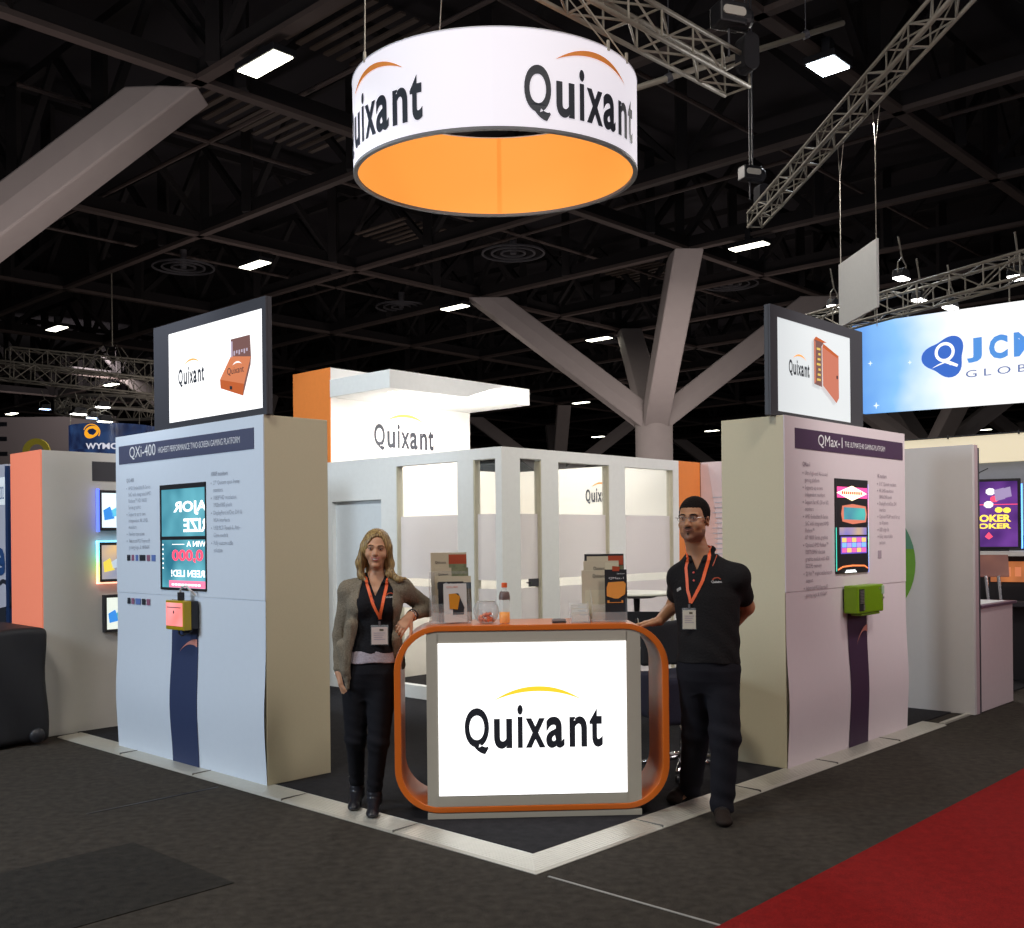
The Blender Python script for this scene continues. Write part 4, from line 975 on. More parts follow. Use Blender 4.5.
m.build('emblem_sign', G_w, em)
m = MB(); text_to(m, 'J', b(2.95), zz(4.40), b(2.71), zz(4.80), -.012, bold=.05); text_to(m, 'C', b(2.60), zz(4.41), b(2.31), zz(4.80), -.012, bold=.05); text_to(m, 'M', b(2.22), zz(4.41), b(1.80), zz(4.80), -.012, bold=.02); m.build('lettering', MB_lb, e)
m = MB(); text_to(m, 'G L O B A L', b(2.97), zz(4.16), b(1.55), zz(4.28), -.012); m.build('small_lettering', glow('letter_slate', (.12, .18, .42), .9), e)
m = MB()
for (x, z, s) in ((.35, .85, .045), (1.05, .78, .04), (.45, .10, .06)):
    m.prism([(x-s, z), (x-s*.2, z-s*.2), (x, z-s), (x+s*.2, z-s*.2), (x+s, z), (x+s*.2, z+s*.2), (x, z+s), (x-s*.2, z+s*.2)], -.010, -.006)
m.build('printed_star', glow('star_white', (.9, 1, 1), 1.0), e)
m = MB()
for x in (1.0, 2.65, 4.4, 6.2): m.tube([(x, .06, 1.5), (x, .06, 2.35)], .012, 6)
m.build('hanging_wire', M_truss, e)

# ================================================================== neighbouring stands on the right
e = eL('neighbour_fascia', 12.2, 3.6, PH, 'cream fascia and grey back wall of the neighbouring stand at far right', 'stand wall')
m = MB(); m.box(0, 8.5, 0, .12, 2.62, 3.02); m.build('fascia', mat('cream_fascia', (.78, .70, .52), .5, emit=(1, .88, .62), es=.5), e)  # emission stands in for the light on the fascia
m = MB(); m.box(0, 8.5, .12, .2, 0, 2.62); m.build('back_wall', mat('blue_grey_wall', (.42, .45, .52), .6), e)
m = MB(); m.box(0, 8.5, .02, .12, 0, 1.55); m.build('dark_dado', M_frameg, e)
m = MB(); m.tube([(x_, -.02, 3.03) for x_ in (0, 8.5)], .01, 6)
for x_ in range(0, 9): m.box(x_-.01, x_+.01, -.02, .0, 3.0, 3.06)
m.build('cable_clips', M_black, e)
m = MB(); text_to(m, 'A KON', 4.32, 1.86, 4.9, 1.96, -.003, bold=.02); m.build('lettering', M_ink, e)
m = MB(); m.box(3.2, 8, .0, .012, 1.58, 1.70); m.build('lettering_band', mat('grey_band', (.2, .2, .23), .5), e)
# white plinth counter
e = eR('white_plinth', 5.93, .0, .003, 'white plinth counter with dark edged top right of the wing wall', 'plinth')
m = MB(); m.box(0, .86, 0, .5, 0, .93); m.build('plinth_body', mat('pinkish_white', (.62, .52, .54), .5), e, bevel=.004)
m = MB(); m.box(-.02, .89, -.03, .52, .93, .955); m.build('plinth_top', mat('plum_edge', (.14, .08, .12), .4), e, bevel=.003)
m = MB(); m.box(.05, .78, .03, .46, .955, .958); m.build('top_inlay', M_white, e)
# video screens beyond
def game_sign():
    q = empty('poker_screen', (5.02, 11.45, 1.43), rad(-24), 'purple lit screen with yellow poker lettering and blue side light', 'screen')
    m = MB(); m.box(0, .52, 0, .09, 0, .76); m.build('screen_case', M_black, q, bevel=.01)
    m = MB(); m.box(.015, .485, -.003, 0, .02, .73); sc = m.build('screen', screen_mat('purple_screen', (.05, .01, .13), (.22, .06, .40), 1.0), q)
    m = MB(); text_to(m, 'POKER', .05, .29, .42, .37, -.006, bold=.04); text_to(m, 'JOKER', .05, .20, .42, .275, -.006, bold=.04); m.build('lettering', glow('poker_yellow', (1, .75, .10), 1.3), sc)
    m = MB(); m.box(.1, .485, -.006, -.004, .475, .483); m.prism([(.16, .13), (.20, .10), (.24, .13), (.20, .18)], -.006, -.004); m.build('red_trace', G_red, sc)
    for k, (x, z, c, s) in enumerate(((.22, .62, G_w, .05), (.26, .54, G_red, .045), (.20, .48, G_w, .05), (.31, .58, glow('card_lilac', (.45, .35, .6), .8), .08), (.38, .60, glow('card_lilac', (.45, .35, .6), .8), .07), (.30, .42, glow('poker_yellow', (1, .75, .10), 1.3), .04), (.38, .415, glow('poker_yellow', (1, .75, .10), 1.3), .04))):
        m = MB(); m.prism([(x+s*math.cos(a*PI/4+.3), z+s*.8*math.sin(a*PI/4+.3)) for a in range(8)] if k not in (3, 4) else [(x-s*.5, z-s*.8), (x+s*.7, z-s*.5), (x+s*.5, z+s), (x-s*.7, z+s*.7)], -.008-.0004*k, -.006); m.build('screen_figure', c, sc)
    m = MB(); m.box(.52, .535, .0, .05, .0, .70); m.build('edge_light', glow('led_cyan', (.12, .35, 1.0), 3.0), q)
    m = MB(); m.tube([(.05, .05, .76), (.12, .06, .84), (.2, .06, .88)], .006, 6); m.build('cable', M_black, q); m = MB(); m.box(.10, .40, .02, .07, -1.42, 0); m.build('stand_post', M_black, q)
game_sign()
e = empty('gaming_machine', (5.10, 11.35, PH), rad(-30), 'black gaming machine with a brown lit screen at the right edge', 'machine')
m = MB(); m.prism([(0, 0), (.75, 0), (.75, .78), (.70, .86), (.70, 1.34), (.05, 1.34), (.05, .86), (0, .78)], 0, .5); m.build('cabinet', M_black, e, bevel=.01)
m = MB(); m.box(.10, .66, -.02, 0, 1.06, 1.28); sc = m.build('screen', screen_mat('amber_screen', (.10, .03, .02), (.55, .17, .05), 1.0), e)
m = MB(); 
for k in range(5): m.box(.14+k*.10, .20+k*.10, -.024, -.02, 1.12, 1.22)
m.build('screen_symbols', glow('print_orange', (.8, .2, .09), .95), sc)
m = MB(); m.box(-.05, .8, -.18, .02, .80, .86); m.build('button_deck', M_frameg, e, bevel=.01)
m = MB(); m.box(-.02, .77, -.16, .4, 1.34, 1.39); m.build('top_ledge', M_white, e)
e = empty('display_easel', (4.86, 10.7, PH), rad(-20), 'slanted brown screen on chrome legs behind the white plinth', 'easel')
m = MB(); T = Matrix.Translation((0, 0, 1.15)) @ Matrix.Rotation(rad(-28), 4, 'X'); m.box(-.05, .22, 0, .03, 0, .24, T); m.build('tilted_screen', screen_mat('brown_screen', (.12, .05, .05), (.30, .12, .08), .8), e)
m = MB(); m.tube([(0, .0, 1.15), (.10, -.05, 0)], .018, 8); m.tube([(.12, .0, 1.15), (.2, -.05, 0)], .018, 8); m.build('leg', M_chrome, e)

# ================================================================== far left: neighbour stand, banner ring, covered case
e = empty('neighbour_wall', (-5.04, 9.9, .003), RL, 'white neighbour stand panel with dark blue edge at the left margin', 'stand wall')
m = MB(); m.box(0, .60, 0, .06, 0, 2.32); m.build('panel_board', mat('panel_lilac', (.62, .62, .72), .5), e, bevel=.003)
m = MB(); m.box(.60, .66, -.01, .10, 0, 2.30); m.build('blue_edge', mat('navy_edge', (.01, .035, .12), .4), e)
m = MB(); m.box(.1, .585, -.004, 0, 1.95, 2.2); m.build('white_label', mat('label_white', (.85, .88, .9), .5, emit=(.8, .9, 1), es=.3), e)
m = MB(); text_to(m, 'e', .30, 1.30, .565, 1.56, -.004, bold=.03); text_to(m, '1202', .45, 2.0, .56, 2.12, -.006); m.build('lettering', mat('navy_ink', (.02, .08, .25), .5), e)
m = MB(); m.lathe([(.13, -.002), (.15, -.003), (.17, -.002)], 24, Matrix.Translation((.52, -.004, 1.1)) @ Matrix.Rotation(PI/2, 4, 'X'), cap=False); m.prism([(.2, .65), (.58, .60), (.58, 1.02), (.3, .98)], -.006, -.003); m.build('printed_wheel', M_ink, e)
# black covered wheeled case
e = empty('covered_case', (-3.90, 8.10, .003), RR-.06, 'black fabric covered wheeled case at the lower left edge', 'case')
def soft_block(w, d, h, r, m_, name, parent, n=6):
    import bmesh
    bm = bmesh.new(); bmesh.ops.create_cube(bm, size=1); bmesh.ops.scale(bm, vec=(w, d, h), verts=bm.verts); bmesh.ops.bevel(bm, geom=bm.edges[:], offset=r, segments=5, affect='EDGES', profile=.6)
    bmesh.ops.subdivide_edges(bm, edges=[q for q in bm.edges if q.calc_length() > .2], cuts=8, use_grid_fill=True)
    for v in bm.verts:
        t = (v.co.z/h+.5); k = .012*math.sin(v.co.x*17+v.co.y*23)*(1-t)+.008*math.sin(v.co.z*9+v.co.x*12)
        v.co.x += k*(1 if v.co.x > 0 else -1); v.co.y += k*(1 if v.co.y > 0 else -1); v.co.z += h/2+ (0.010*math.sin(v.co.x*9)*t)
    me = bpy.data.meshes.new(name); bm.to_mesh(me); bm.free(); me.materials.append(m_); me.shade_smooth()
    o = bpy.data.objects.new(name, me); COL.objects.link(o); o.parent = parent; return o
o = soft_block(.70, .95, .90, .055, mat('black_cover', (.009, .008, .010), .6, bump=.3, scale=6), 'fabric_cover', e); o.location = (-.08, .48, .02); o.rotation_euler = (0, 0, 0)
for s, y_ in ((.18, .02), (-.30, .02)):
    w_ = MB(); w_.lathe([(.0, -.02), (.055, -.02), (.06, 0), (.055, .02), (0, .02)], 20, Matrix.Rotation(PI/2, 4, 'X')); w_.build('wheel', M_black, e, smooth=True, loc=(s, y_-.04, .08))
# distant round truss with banner
e = empty('round_truss', at(113, 414, 34), 0, 'distant round lattice truss with blue flood lamps over the far left stands', 'truss')
m = MB(); 
R0 = 1.75
for z in (0, .40):
    for r in (R0, R0-.3): m.tube([(r*math.cos(2*PI*k/40), r*math.sin(2*PI*k/40), z) for k in range(40)], .03, 6, closed=True)
m.build('ring_chord', M_truss, e)
m = MB()
for k in range(40):
    a, b3 = 2*PI*k/40, 2*PI*(k+1)/40
    m.tube([(R0*math.cos(a), R0*math.sin(a), .40*(k % 2)), (R0*math.cos(b3), R0*math.sin(b3), .40*((k+1) % 2))], .018, 5)
    m.tube([((R0-.3)*math.cos(a), (R0-.3)*math.sin(a), .40*(k % 2)), (R0*math.cos(b3), R0*math.sin(b3), .40*((k+1) % 2))], .018, 5)
m.build('ring_lacing', M_truss, e)
m = MB()
for k in range(4): a = PI/4+k*PI/2; m.tube([(R0*math.cos(a), R0*math.sin(a), .4), (.3*math.cos(a), .3*math.sin(a), 2.2)], .015, 5)
m.tube([(0, 0, 2.2), (0, 0, 4.6)], .02, 5); m.build('hanging_cable', M_truss, e)
e = empty('round_banner', at(114, 452, 33), 0, 'dark blue round banner with an orange swirl hanging at far left', 'banner')
m = MB(); n = 64; Rb = 1.32
for i in range(n+1):
    a = 2*PI*i/n; m.v += [(Rb*math.sin(a), -Rb*math.cos(a), 0), (Rb*math.sin(a), -Rb*math.cos(a), .78)]
m.f = [(2*i, 2*i+2, 2*i+3, 2*i+1) for i in range(n)]; m.mi = [0]*n
m.build('banner_skin', screen_mat('navy_banner', (.004, .010, .045), (.02, .05, .14), .9), e, smooth=True)
def bendb(c, dz=0):
    def f_(p): a = rad(c)+p[0]/Rb; return ((Rb+.01)*math.sin(a), -(Rb+.01)*math.cos(a), p[2])
    return f_
m = MB(); text_to(m, 'WYMCOM', -.72, -.02, .72, .17, 0, bold=.03, bend=bendb(15)); m.build('lettering', glow('wym_white', (.75, .75, .85), .8), e)
m = MB(); vs = []
for i in range(33):
    a = 2*PI*i/32; k = 1+.12*math.cos(2*a-1)
    vs.append(bendb(-8)((.22*k*math.cos(a), 0, .50+.20*k*math.sin(a))))
m.add(vs, [tuple(range(33))]); m.build('orange_swirl', glow('swirl_orange', (.95, .40, .02), 1.0), e)
m = MB(); vs = []
for i in range(13):
    a = rad(-30+i*16)
    for r in (.225, .255): vs.append(bendb(-8)((r*math.cos(a)*1.1, 0, .50+r*math.sin(a))))
m.add(vs, [(2*i, 2*i+1, 2*i+3, 2*i+2) for i in range(12)]); m.build('swirl_arm', glow('swirl_orange', (.95, .40, .02), 1.0), e)
m = MB()
for a in (-50, 0, 55, 140, -140): m.tube([(Rb*math.sin(rad(a)), -Rb*math.cos(rad(a)), .78), (Rb*math.sin(rad(a)), -Rb*math.cos(rad(a)), 1.2)], .01, 5)
m.build('hanging_wire', M_truss, e)
M_flb = glow('blue_flood_lens', (.45, .62, 1.0), 6.0)
for (px, py, s, mt, l) in ((45, 409, .26, M_flb, 'small blue flood lamp apart from the others at far left'), (79, 414, .34, M_fl, 'white flood lamp at the left of the round truss'), (94, 418, .30, M_flb, 'blue white flood lamp below the middle of the round truss'),
                       (103, 407, .30, M_fl, 'flat flood lamp inside the round truss, higher than its neighbours'), (105, 421.5, .32, M_lampw, 'yellowish flood lamp just above the round blue banner')):
    par_light(px, py, 32 if px != 45 else 36, s, l, mt)
p0 = Vector(at(8, 366, 32)); p1 = Vector(at(157, 379, 35))
truss('lattice_truss', p0, p1+(p1-p0)*.4, .55, .55, 12, .028, 'upper distant lattice truss at far left behind the left lit sign')
p0 = Vector(at(-10, 378, 30)); p1 = Vector(at(160, 396, 33))
truss('lattice_truss', p0, p1+(p1-p0)*.4, .5, .5, 12, .028, 'lower distant lattice truss at far left, nearer to the round truss')
e = empty('hall_letter_sign', at(36, 452, 55), 0, 'yellow ring shaped sign standing high behind the coral panel at far left', 'sign')
m = MB(); vs = []; n = 40
for i in range(n+1):
    a = 2*PI*i/n
    for r in (.42, .72):
        for y_ in (0, .15): vs.append((r*math.cos(a), y_, r*math.sin(a)))
fs = []
for i in range(n):
    a = 4*i; b3 = 4*(i+1); fs += [(a, b3, b3+2, a+2), (a+1, a+3, b3+3, b3+1), (a, a+1, b3+1, b3), (a+2, b3+2, b3+3, a+3)]
m.add(vs, fs); m.build('ring_letter', mat('mustard_sign', (.45, .36, .05), .5, emit=(.6, .5, .05), es=.12), e)
m = MB(); text_to(m, 'E', -2.1, -.2, -1.5, 1.6, 0); m.build('letter', M_ink, e)
m = MB(); m.box(-.06, .06, .02, .12, -4.5, -.7); m.build('post', M_black, e)

# ================================================================== dark furniture behind the counter
e = empty('swivel_chair', (1.13, 6.98, PH), rad(15), 'black upholstered swivel chair with chrome base behind the counter, near the man', 'chair')
m = MB()
for k in range(5):
    a = 2*PI*k/5+.4; m.tube([(0, 0, .12), (.30*math.cos(a), .30*math.sin(a), .075)], [.022, .014], 10)
m.build('star_base', M_chrome, e, smooth=True)
m = MB()
for k in range(5):
    a = 2*PI*k/5+.4
    m.lathe([(0, -.012), (.024, -.012), (.028, 0), (.024, .012), (0, .012)], 14, Matrix.Translation((.30*math.cos(a), .30*math.sin(a), .030)) @ Matrix.Rotation(a, 4, 'Z') @ Matrix.Rotation(PI/2, 4, 'X'))
m.build('caster', M_black, e)
m = MB(); m.tube([(0, 0, .10), (0, 0, .5)], .024, 12); m.build('gas_column', M_chrome, e, smooth=True)
o = soft_block(.46, .46, .32, .05, M_navyfab, 'seat', e); o.location = (0, 0, .36)
o = soft_block(.40, .07, .30, .03, M_dkfab, 'backrest', e); o.location = (0, .24, .70)
m = MB(); 
for s in (-1, 1): m.tube([(s*.215, .25, .50), (s*.215, .26, 1.02)], .012, 8)
m.build('back_post', M_chrome, e, smooth=True)
e = empty('folding_chair', (1.00, 8.45, PH), rad(-10), 'black folding chair with bright metal posts behind the right end of the counter', 'chair')
m = MB()
for s in (-1, 1): m.tube([(s*.21, .18, .0), (s*.21, .0, .50), (s*.21, -.05, 1.0)], .012, 8); m.tube([(s*.19, -.2, .0), (s*.19, .18, .55)], .012, 8)
m.build('metal_frame', M_chrome, e, smooth=True)
m = MB(); m.box(-.2, .2, -.065, -.045, .70, .985); m.build('backrest', M_dkfab, e, bevel=.008)
m = MB(); m.box(-.2, .2, -.06, .24, .44, .47); m.box(-.21, .21, -.2, .2, .2, .43); m.build('seat', M_navyfab, e, bevel=.01)
e = empty('bar_table', (1.215, 10.2, PH), 0, 'round white topped bar table on a chrome pole behind the counter', 'table')
m = MB(); m.lathe([(.0, 1.0), (.10, 1.0), (.36, 1.018), (.375, 1.03), (.375, 1.042), (.37, 1.048), (0, 1.048)], 48); m.build('tabletop', mat('table_white', (.72, .72, .64), .4), e, smooth=False)
m = MB(); m.lathe([(.0, .985), (.16, .99), (.20, 1.001), (0, 1.002)], 32); m.build('top_plate', M_black, e)
m = MB(); m.tube([(0, 0, .03), (0, 0, .99)], .032, 16); m.build('pole', M_chrome, e, smooth=True)
m = MB(); m.lathe([(0, 0), (.22, 0), (.225, .01), (.06, .025), (.035, .05)], 32); m.build('base', M_chrome, e, smooth=True)
m = MB(); m.box(-.22, -.10, -.1, -.03, 1.0485, 1.056); m.build('phone', M_black, None, bevel=.002, loc=(0, 0, 0)); 
o = [q for q in S.objects if q.name == 'phone'][0]; o.location = (1.215, 10.2, PH); tag(o, 'small black phone lying on the white bar table', 'phone')

# ================================================================== people: smooth surfaces grown from blended volumes
f32 = np.float32
def V3(*a): return np.array(a, dtype=f32)
def rz_(p, a): c, s = math.cos(a), math.sin(a); return (p[0]*c-p[1]*s, p[0]*s+p[1]*c, p[2])
class Prim:
    def __init__(s, f, lo, hi): s.f = f; s.lo = np.array(lo, float); s.hi = np.array(hi, float)
def cone(a, b, ra, rb, sq=None):
    a = V3(*a); b = V3(*b); d = b-a; L2 = float(d@d)+1e-9
    def f(X, Y, Z):
        px, py, pz = X-a[0], Y-a[1], Z-a[2]
        h = np.clip((px*d[0]+py*d[1]+pz*d[2])/L2, 0, 1)
        return np.sqrt((px-h*d[0])**2+(py-h*d[1])**2+(pz-h*d[2])**2)-(ra+(rb-ra)*h)
    r = max(ra, rb); return Prim(f, np.minimum(a, b)-r, np.maximum(a, b)+r)
def ell(c, r):
    def f(X, Y, Z):
        x, y, z = (X-c[0]), (Y-c[1]), (Z-c[2])
        k0 = np.sqrt((x/r[0])**2+(y/r[1])**2+(z/r[2])**2); k1 = np.sqrt((x/r[0]**2)**2+(y/r[1]**2)**2+(z/r[2]**2)**2)+1e-9
        return k0*(k0-1)/k1
    c_ = np.array(c); r_ = np.array(r); return Prim(f, c_-r_, c_+r_)
def loft(rows, yaw=0.0, grow=0.0):
    """stack of ellipses: rows of (z, cx, cy, a, b), turned by yaw"""
    rows = sorted(rows); zs = [r[0] for r in rows]; co_, si_ = math.cos(yaw), math.sin(yaw)
    def f(X, Y, Z):
        z = Z[0, 0, :] if Z.ndim == 3 else Z
        cx, cy, a, b = [np.interp(z, zs, [r[k] for r in rows]).astype(f32) for k in (1, 2, 3, 4)]
        a = a+grow; b = b+grow
        x = X-cx; y = Y-cy; xr = x*co_+y*si_; yr = -x*si_+y*co_
        q = np.sqrt((xr/a)**2+(yr/b)**2)
        d = (q-1)*np.minimum(a, b)
        return np.maximum(d, np.maximum(zs[0]-Z, Z-zs[-1]))
    m = max(max(r[3], r[4]) for r in rows)+grow; xs = [r[1] for r in rows]; ys = [r[2] for r in rows]
    return Prim(f, (min(xs)-m, min(ys)-m, zs[0]), (max(xs)+m, max(ys)+m, zs[-1]))
def placed(p, c, yaw=0.0, s=1.0, pitch=0.0, rollz=0.0):
    """primitive built around the origin, scaled, nodded, turned and moved to c"""
    M = Matrix.Rotation(yaw, 3, 'Z') @ Matrix.Rotation(rollz, 3, 'Y') @ Matrix.Rotation(pitch, 3, 'X'); R = np.array(M, dtype=f32)
    def f(X, Y, Z):
        x, y, z = X-c[0], Y-c[1], Z-c[2]
        return p.f((R[0, 0]*x+R[1, 0]*y+R[2, 0]*z)/s, (R[0, 1]*x+R[1, 1]*y+R[2, 1]*z)/s, (R[0, 2]*x+R[1, 2]*y+R[2, 2]*z)/s)*s
    cc = (p.lo+p.hi)/2; hh = float(np.linalg.norm(p.hi-p.lo))/2*s; cw_ = np.array(M @ Vector(cc))*s+np.array(c)
    return Prim(f, cw_-hh, cw_+hh)
class Field:
    def __init__(s, lo, hi, res):
        s.lo = np.array(lo, float); s.res = res; s.n = [int(math.ceil((hi[i]-lo[i])/res))+1 for i in range(3)]
        s.F = np.full(s.n, .2, dtype=f32); s.ax = [(s.lo[i]+res*np.arange(s.n[i])).astype(f32) for i in range(3)]
    def sl(s, lo, hi, m):
        out = []
        for i in range(3):
            a = max(0, int((lo[i]-m-s.lo[i])/s.res)); b = min(s.n[i], int((hi[i]+m-s.lo[i])/s.res)+2); out.append(slice(a, max(b, a)))
        return tuple(out)
    def grid(s, sl):
        return (s.ax[0][sl[0]][:, None, None], s.ax[1][sl[1]][None, :, None], s.ax[2][sl[2]][None, None, :])
    def add(s, p, k=.01):
        sl = s.sl(p.lo, p.hi, k+3*s.res+.01)
        if any(q.stop <= q.start for q in sl): return s
        X, Y, Z = s.grid(sl); d = p.f(X, Y, Z); g = s.F[sl]; h = np.maximum(k-np.abs(d-g), 0)/max(k, 1e-6)
        s.F[sl] = np.minimum(d, g)-h*h*k*.25; return s
    def sub(s, p, k=.004):
        sl = s.sl(p.lo, p.hi, k+3*s.res+.01)
        if any(q.stop <= q.start for q in sl): return s
        X, Y, Z = s.grid(sl); d = -p.f(X, Y, Z); g = s.F[sl]; h = np.maximum(k-np.abs(d-g), 0)/max(k, 1e-6)
        s.F[sl] = np.maximum(d, g)+h*h*k*.25; return s
    def cut(s, fn):                                  # keep where fn < 0
        X, Y, Z = s.grid((slice(None),)*3); s.F = np.maximum(s.F, fn(X, Y, Z)+0*s.F); return s
    def wrinkle(s, fn):
        X, Y, Z = s.grid((slice(None),)*3); s.F = s.F+fn(X, Y, Z).astype(f32); return s
    def mesh(s):
        F = s.F; sg = F < 0
        c = sg[:-1, :-1, :-1].astype(np.int8)
        tot = sum(sg[i:F.shape[0]-1+i, j:F.shape[1]-1+j, k:F.shape[2]-1+k].astype(np.int8) for i in (0, 1) for j in (0, 1) for k in (0, 1))
        act = (tot > 0) & (tot < 8); idx = np.argwhere(act); N = len(idx)
        imap = np.full(act.shape, -1, dtype=np.int32); imap[act] = np.arange(N)
        acc = np.zeros((N, 3)); cnt = np.zeros(N)
        for ax in range(3):
            o1, o2 = [q for q in range(3) if q != ax]
            for a in (0, 1):
                for b in (0, 1):
                    off = np.zeros(3, int); off[o1] = a; off[o2] = b; off2 = off.copy(); off2[ax] = 1
                    f0 = F[tuple((idx+off).T)]; f1 = F[tuple((idx+off2).T)]; cr = (f0 < 0) != (f1 < 0)
                    t = np.where(cr, f0/(f0-f1+1e-12), 0); P = np.tile(off.astype(float), (N, 1)); P[:, ax] = t
                    acc += P*cr[:, None]; cnt += cr
        v = (idx+acc/cnt[:, None])*s.res+s.lo
        faces = []
        for ax in range(3):
            o1, o2 = [(1, 2), (2, 0), (0, 1)][ax]
            a0 = [slice(None)]*3; a1 = [slice(None)]*3; a0[ax] = slice(0, -1); a1[ax] = slice(1, None)
            s0 = sg[tuple(a0)]; s1 = sg[tuple(a1)]; e = np.argwhere(s0 != s1)
            e = e[(e[:, o1] > 0) & (e[:, o2] > 0) & (e[:, o1] < F.shape[o1]-1) & (e[:, o2] < F.shape[o2]-1)]
            d1 = np.zeros(3, int); d1[o1] = 1; d2 = np.zeros(3, int); d2[o2] = 1
            q = np.stack([imap[tuple((e-d1-d2).T)], imap[tuple((e-d2).T)], imap[tuple(e.T)], imap[tuple((e-d1).T)]], 1)
            fl = ~s0[tuple(e.T)]
            q[fl] = q[fl][:, ::-1]; faces.append(q)
        return v, np.concatenate(faces)
def field_obj(name, F, mats_, parent, region=None):
    v, f = F.mesh()
    me = bpy.data.meshes.new(name); me.vertices.add(len(v)); me.vertices.foreach_set('co', v.astype(f32).ravel())
    me.loops.add(f.size); me.loops.foreach_set('vertex_index', f.astype(np.int32).ravel())
    me.polygons.add(len(f)); me.polygons.foreach_set('loop_start', np.arange(0, f.size, 4, dtype=np.int32))
    ms = mats_ if isinstance(mats_, (list, tuple)) else [mats_]
    for q in ms: me.materials.append(q)
    if region is not None:
        c = v[f].mean(1); me.polygons.foreach_set('material_index', region(c).astype(np.int32))
    me.update(calc_edges=True); me.validate(); me.shade_smooth()
    o = bpy.data.objects.new(name, me); COL.objects.link(o); o.parent = parent
    o['_np'] = 0; del o['_np']
    return o
def head_prims(male):
    """head around the origin: top +.12, chin -.12, face towards -y"""
    P = []
    P.append((ell((0, .012, .032), (.077, .097, .088)), .0))
    P.append((ell((0, -.026, -.028), (.061 if male else .057, .066, .084)), .03))
    P.append((ell((0, -.050, -.082), (.040 if male else .029, .036, .034)), .03))
    if male: P += [(ell((.043, -.02, -.068), (.022, .036, .030)), .03), (ell((-.043, -.02, -.068), (.022, .036, .030)), .03)]
    for s in (-1, 1):
        P.append((ell((s*.041, -.060, -.030), (.024, .027, .023)), .02))           # cheeks
        P.append((cone((s*.012, -.088, .022), (s*.046, -.074, .024), .010, .008), .012))   # brow ridge
        P.append((cone((s*.052, -.050, -.002), (s*.066, -.010, .0), .010, .010), .015))
        P.append((placed(ell((0, 0, 0), (.009, .020, .031)), (s*.076, .010, -.012), s*.35, 1), .008))    # ear
    P.append((cone((0, -.088, .010), (0, -.106, -.026), .0075, .0115), .012))       # nose
    for s in (-1, 1): P.append((ell((s*.011, -.096, -.031), (.0085, .010, .008)), .006))
    P.append((ell((0, -.078, -.055), (.030, .020, .020)), .015))                    # muzzle
    for s in (-1, 1):
        pass
    P.append((ell((0, -.083, -.098), (.020, .016, .015)), .015))                    # chin
    SUB = []
    for s in (-1, 1):
        SUB.append((ell((s*.031, -.102, .006), (.0185, .020, .011)), .010))
        SUB.append((ell((s*.0075, -.108, -.039), (.003, .005, .003)), .002))
        SUB.append((ell((s*.080, -.004, -.010), (.006, .007, .014)), .004))
    return P, SUB
def add_head(F, male, c, yaw, s, pitch=0.0, rollz=0.0):
    P, SB = head_prims(male)
    for p, k in P: F.add(placed(p, c, yaw, s, pitch, rollz), max(k*s, .002))
    for p, k in SB: F.sub(placed(p, c, yaw, s, pitch, rollz), k*s)
    for sg_ in (-1, 1): F.add(placed(ell((sg_*.031, -.0805, .006), (.0135, .0120, .0115)), c, yaw, s, pitch, rollz), .0015)     # closed volume of the eye under the lids
def head_local(c, yaw, s, pitch=0.0, rollz=0.0):
    M = (Matrix.Rotation(yaw, 3, 'Z') @ Matrix.Rotation(rollz, 3, 'Y') @ Matrix.Rotation(pitch, 3, 'X')); R = np.array(M)
    return lambda v: ((v-np.array(c)) @ R)/s
def add_hand(F, w, fwd, nrm, s=1.0, curl=(.35, .5, .4), side=1, spread=.10, thumb_curl=.3, splay=0.0):
    """palm and five jointed fingers; fwd along the hand, nrm out of the palm (the way fingers curl), side = thumb side"""
    w = Vector(w); f = Vector(fwd).normalized(); n = Vector(nrm); n = (n-f*n.dot(f)).normalized(); t = f.cross(n).normalized()*side
    R_ = lambda v, ax, a: Matrix.Rotation(a, 3, ax) @ v
    F.add(cone(w-f*.01, w+f*.025*s, .021*s, .022*s), .012)
    for k, o_ in enumerate((-.026, -.009, .009, .026)):                       # metacarpals
        F.add(cone(w+f*.012*s+t*o_*.55*s, w+f*.082*s*(1-.05*abs(k-2))+t*o_*s, .0145*s, .0115*s), .012)
    F.add(cone(w+f*.02*s+t*.012*s+n*.005, w+f*.055*s+t*.020*s+n*.006*s, .016*s, .013*s), .010)
    for k, (o_, L) in enumerate(((.0275, .072), (.0095, .080), (-.009, .075), (-.0265, .058))):
        p = w+f*.082*s*(1-.05*abs(k-1))+t*o_*s; d = R_(f, n, 0); d = (f+t*(o_*spread*18)).normalized(); r = [.0092, .0094, .0090, .0078][k]*s
        for j, (fr, cu) in enumerate(zip((.46, .30, .24), curl)):
            ax = d.cross(n); 
            if ax.length < 1e-4: ax = t.copy()
            ax.normalize(); d = R_(d, ax, cu*(1+.08*k)); q = p+d*L*fr*s
            F.add(cone(p, q, r*(1-.08*j), r*(.92-.08*j)), .003); p = q
    p = w+f*.022*s+t*.024*s+n*.004*s; d = (f*.72+t*.62+n*.28*thumb_curl*2).normalized()  # thumb leaves the side of the palm
    for j, (L, r) in enumerate(((.040, .0125), (.030, .0105), (.024, .0092))):
        q = p+d*L*s; F.add(cone(p, q, r*s, r*.9*s), .006 if j == 0 else .003); p = q; d = (d+f*.30+n*.22*thumb_curl).normalized()
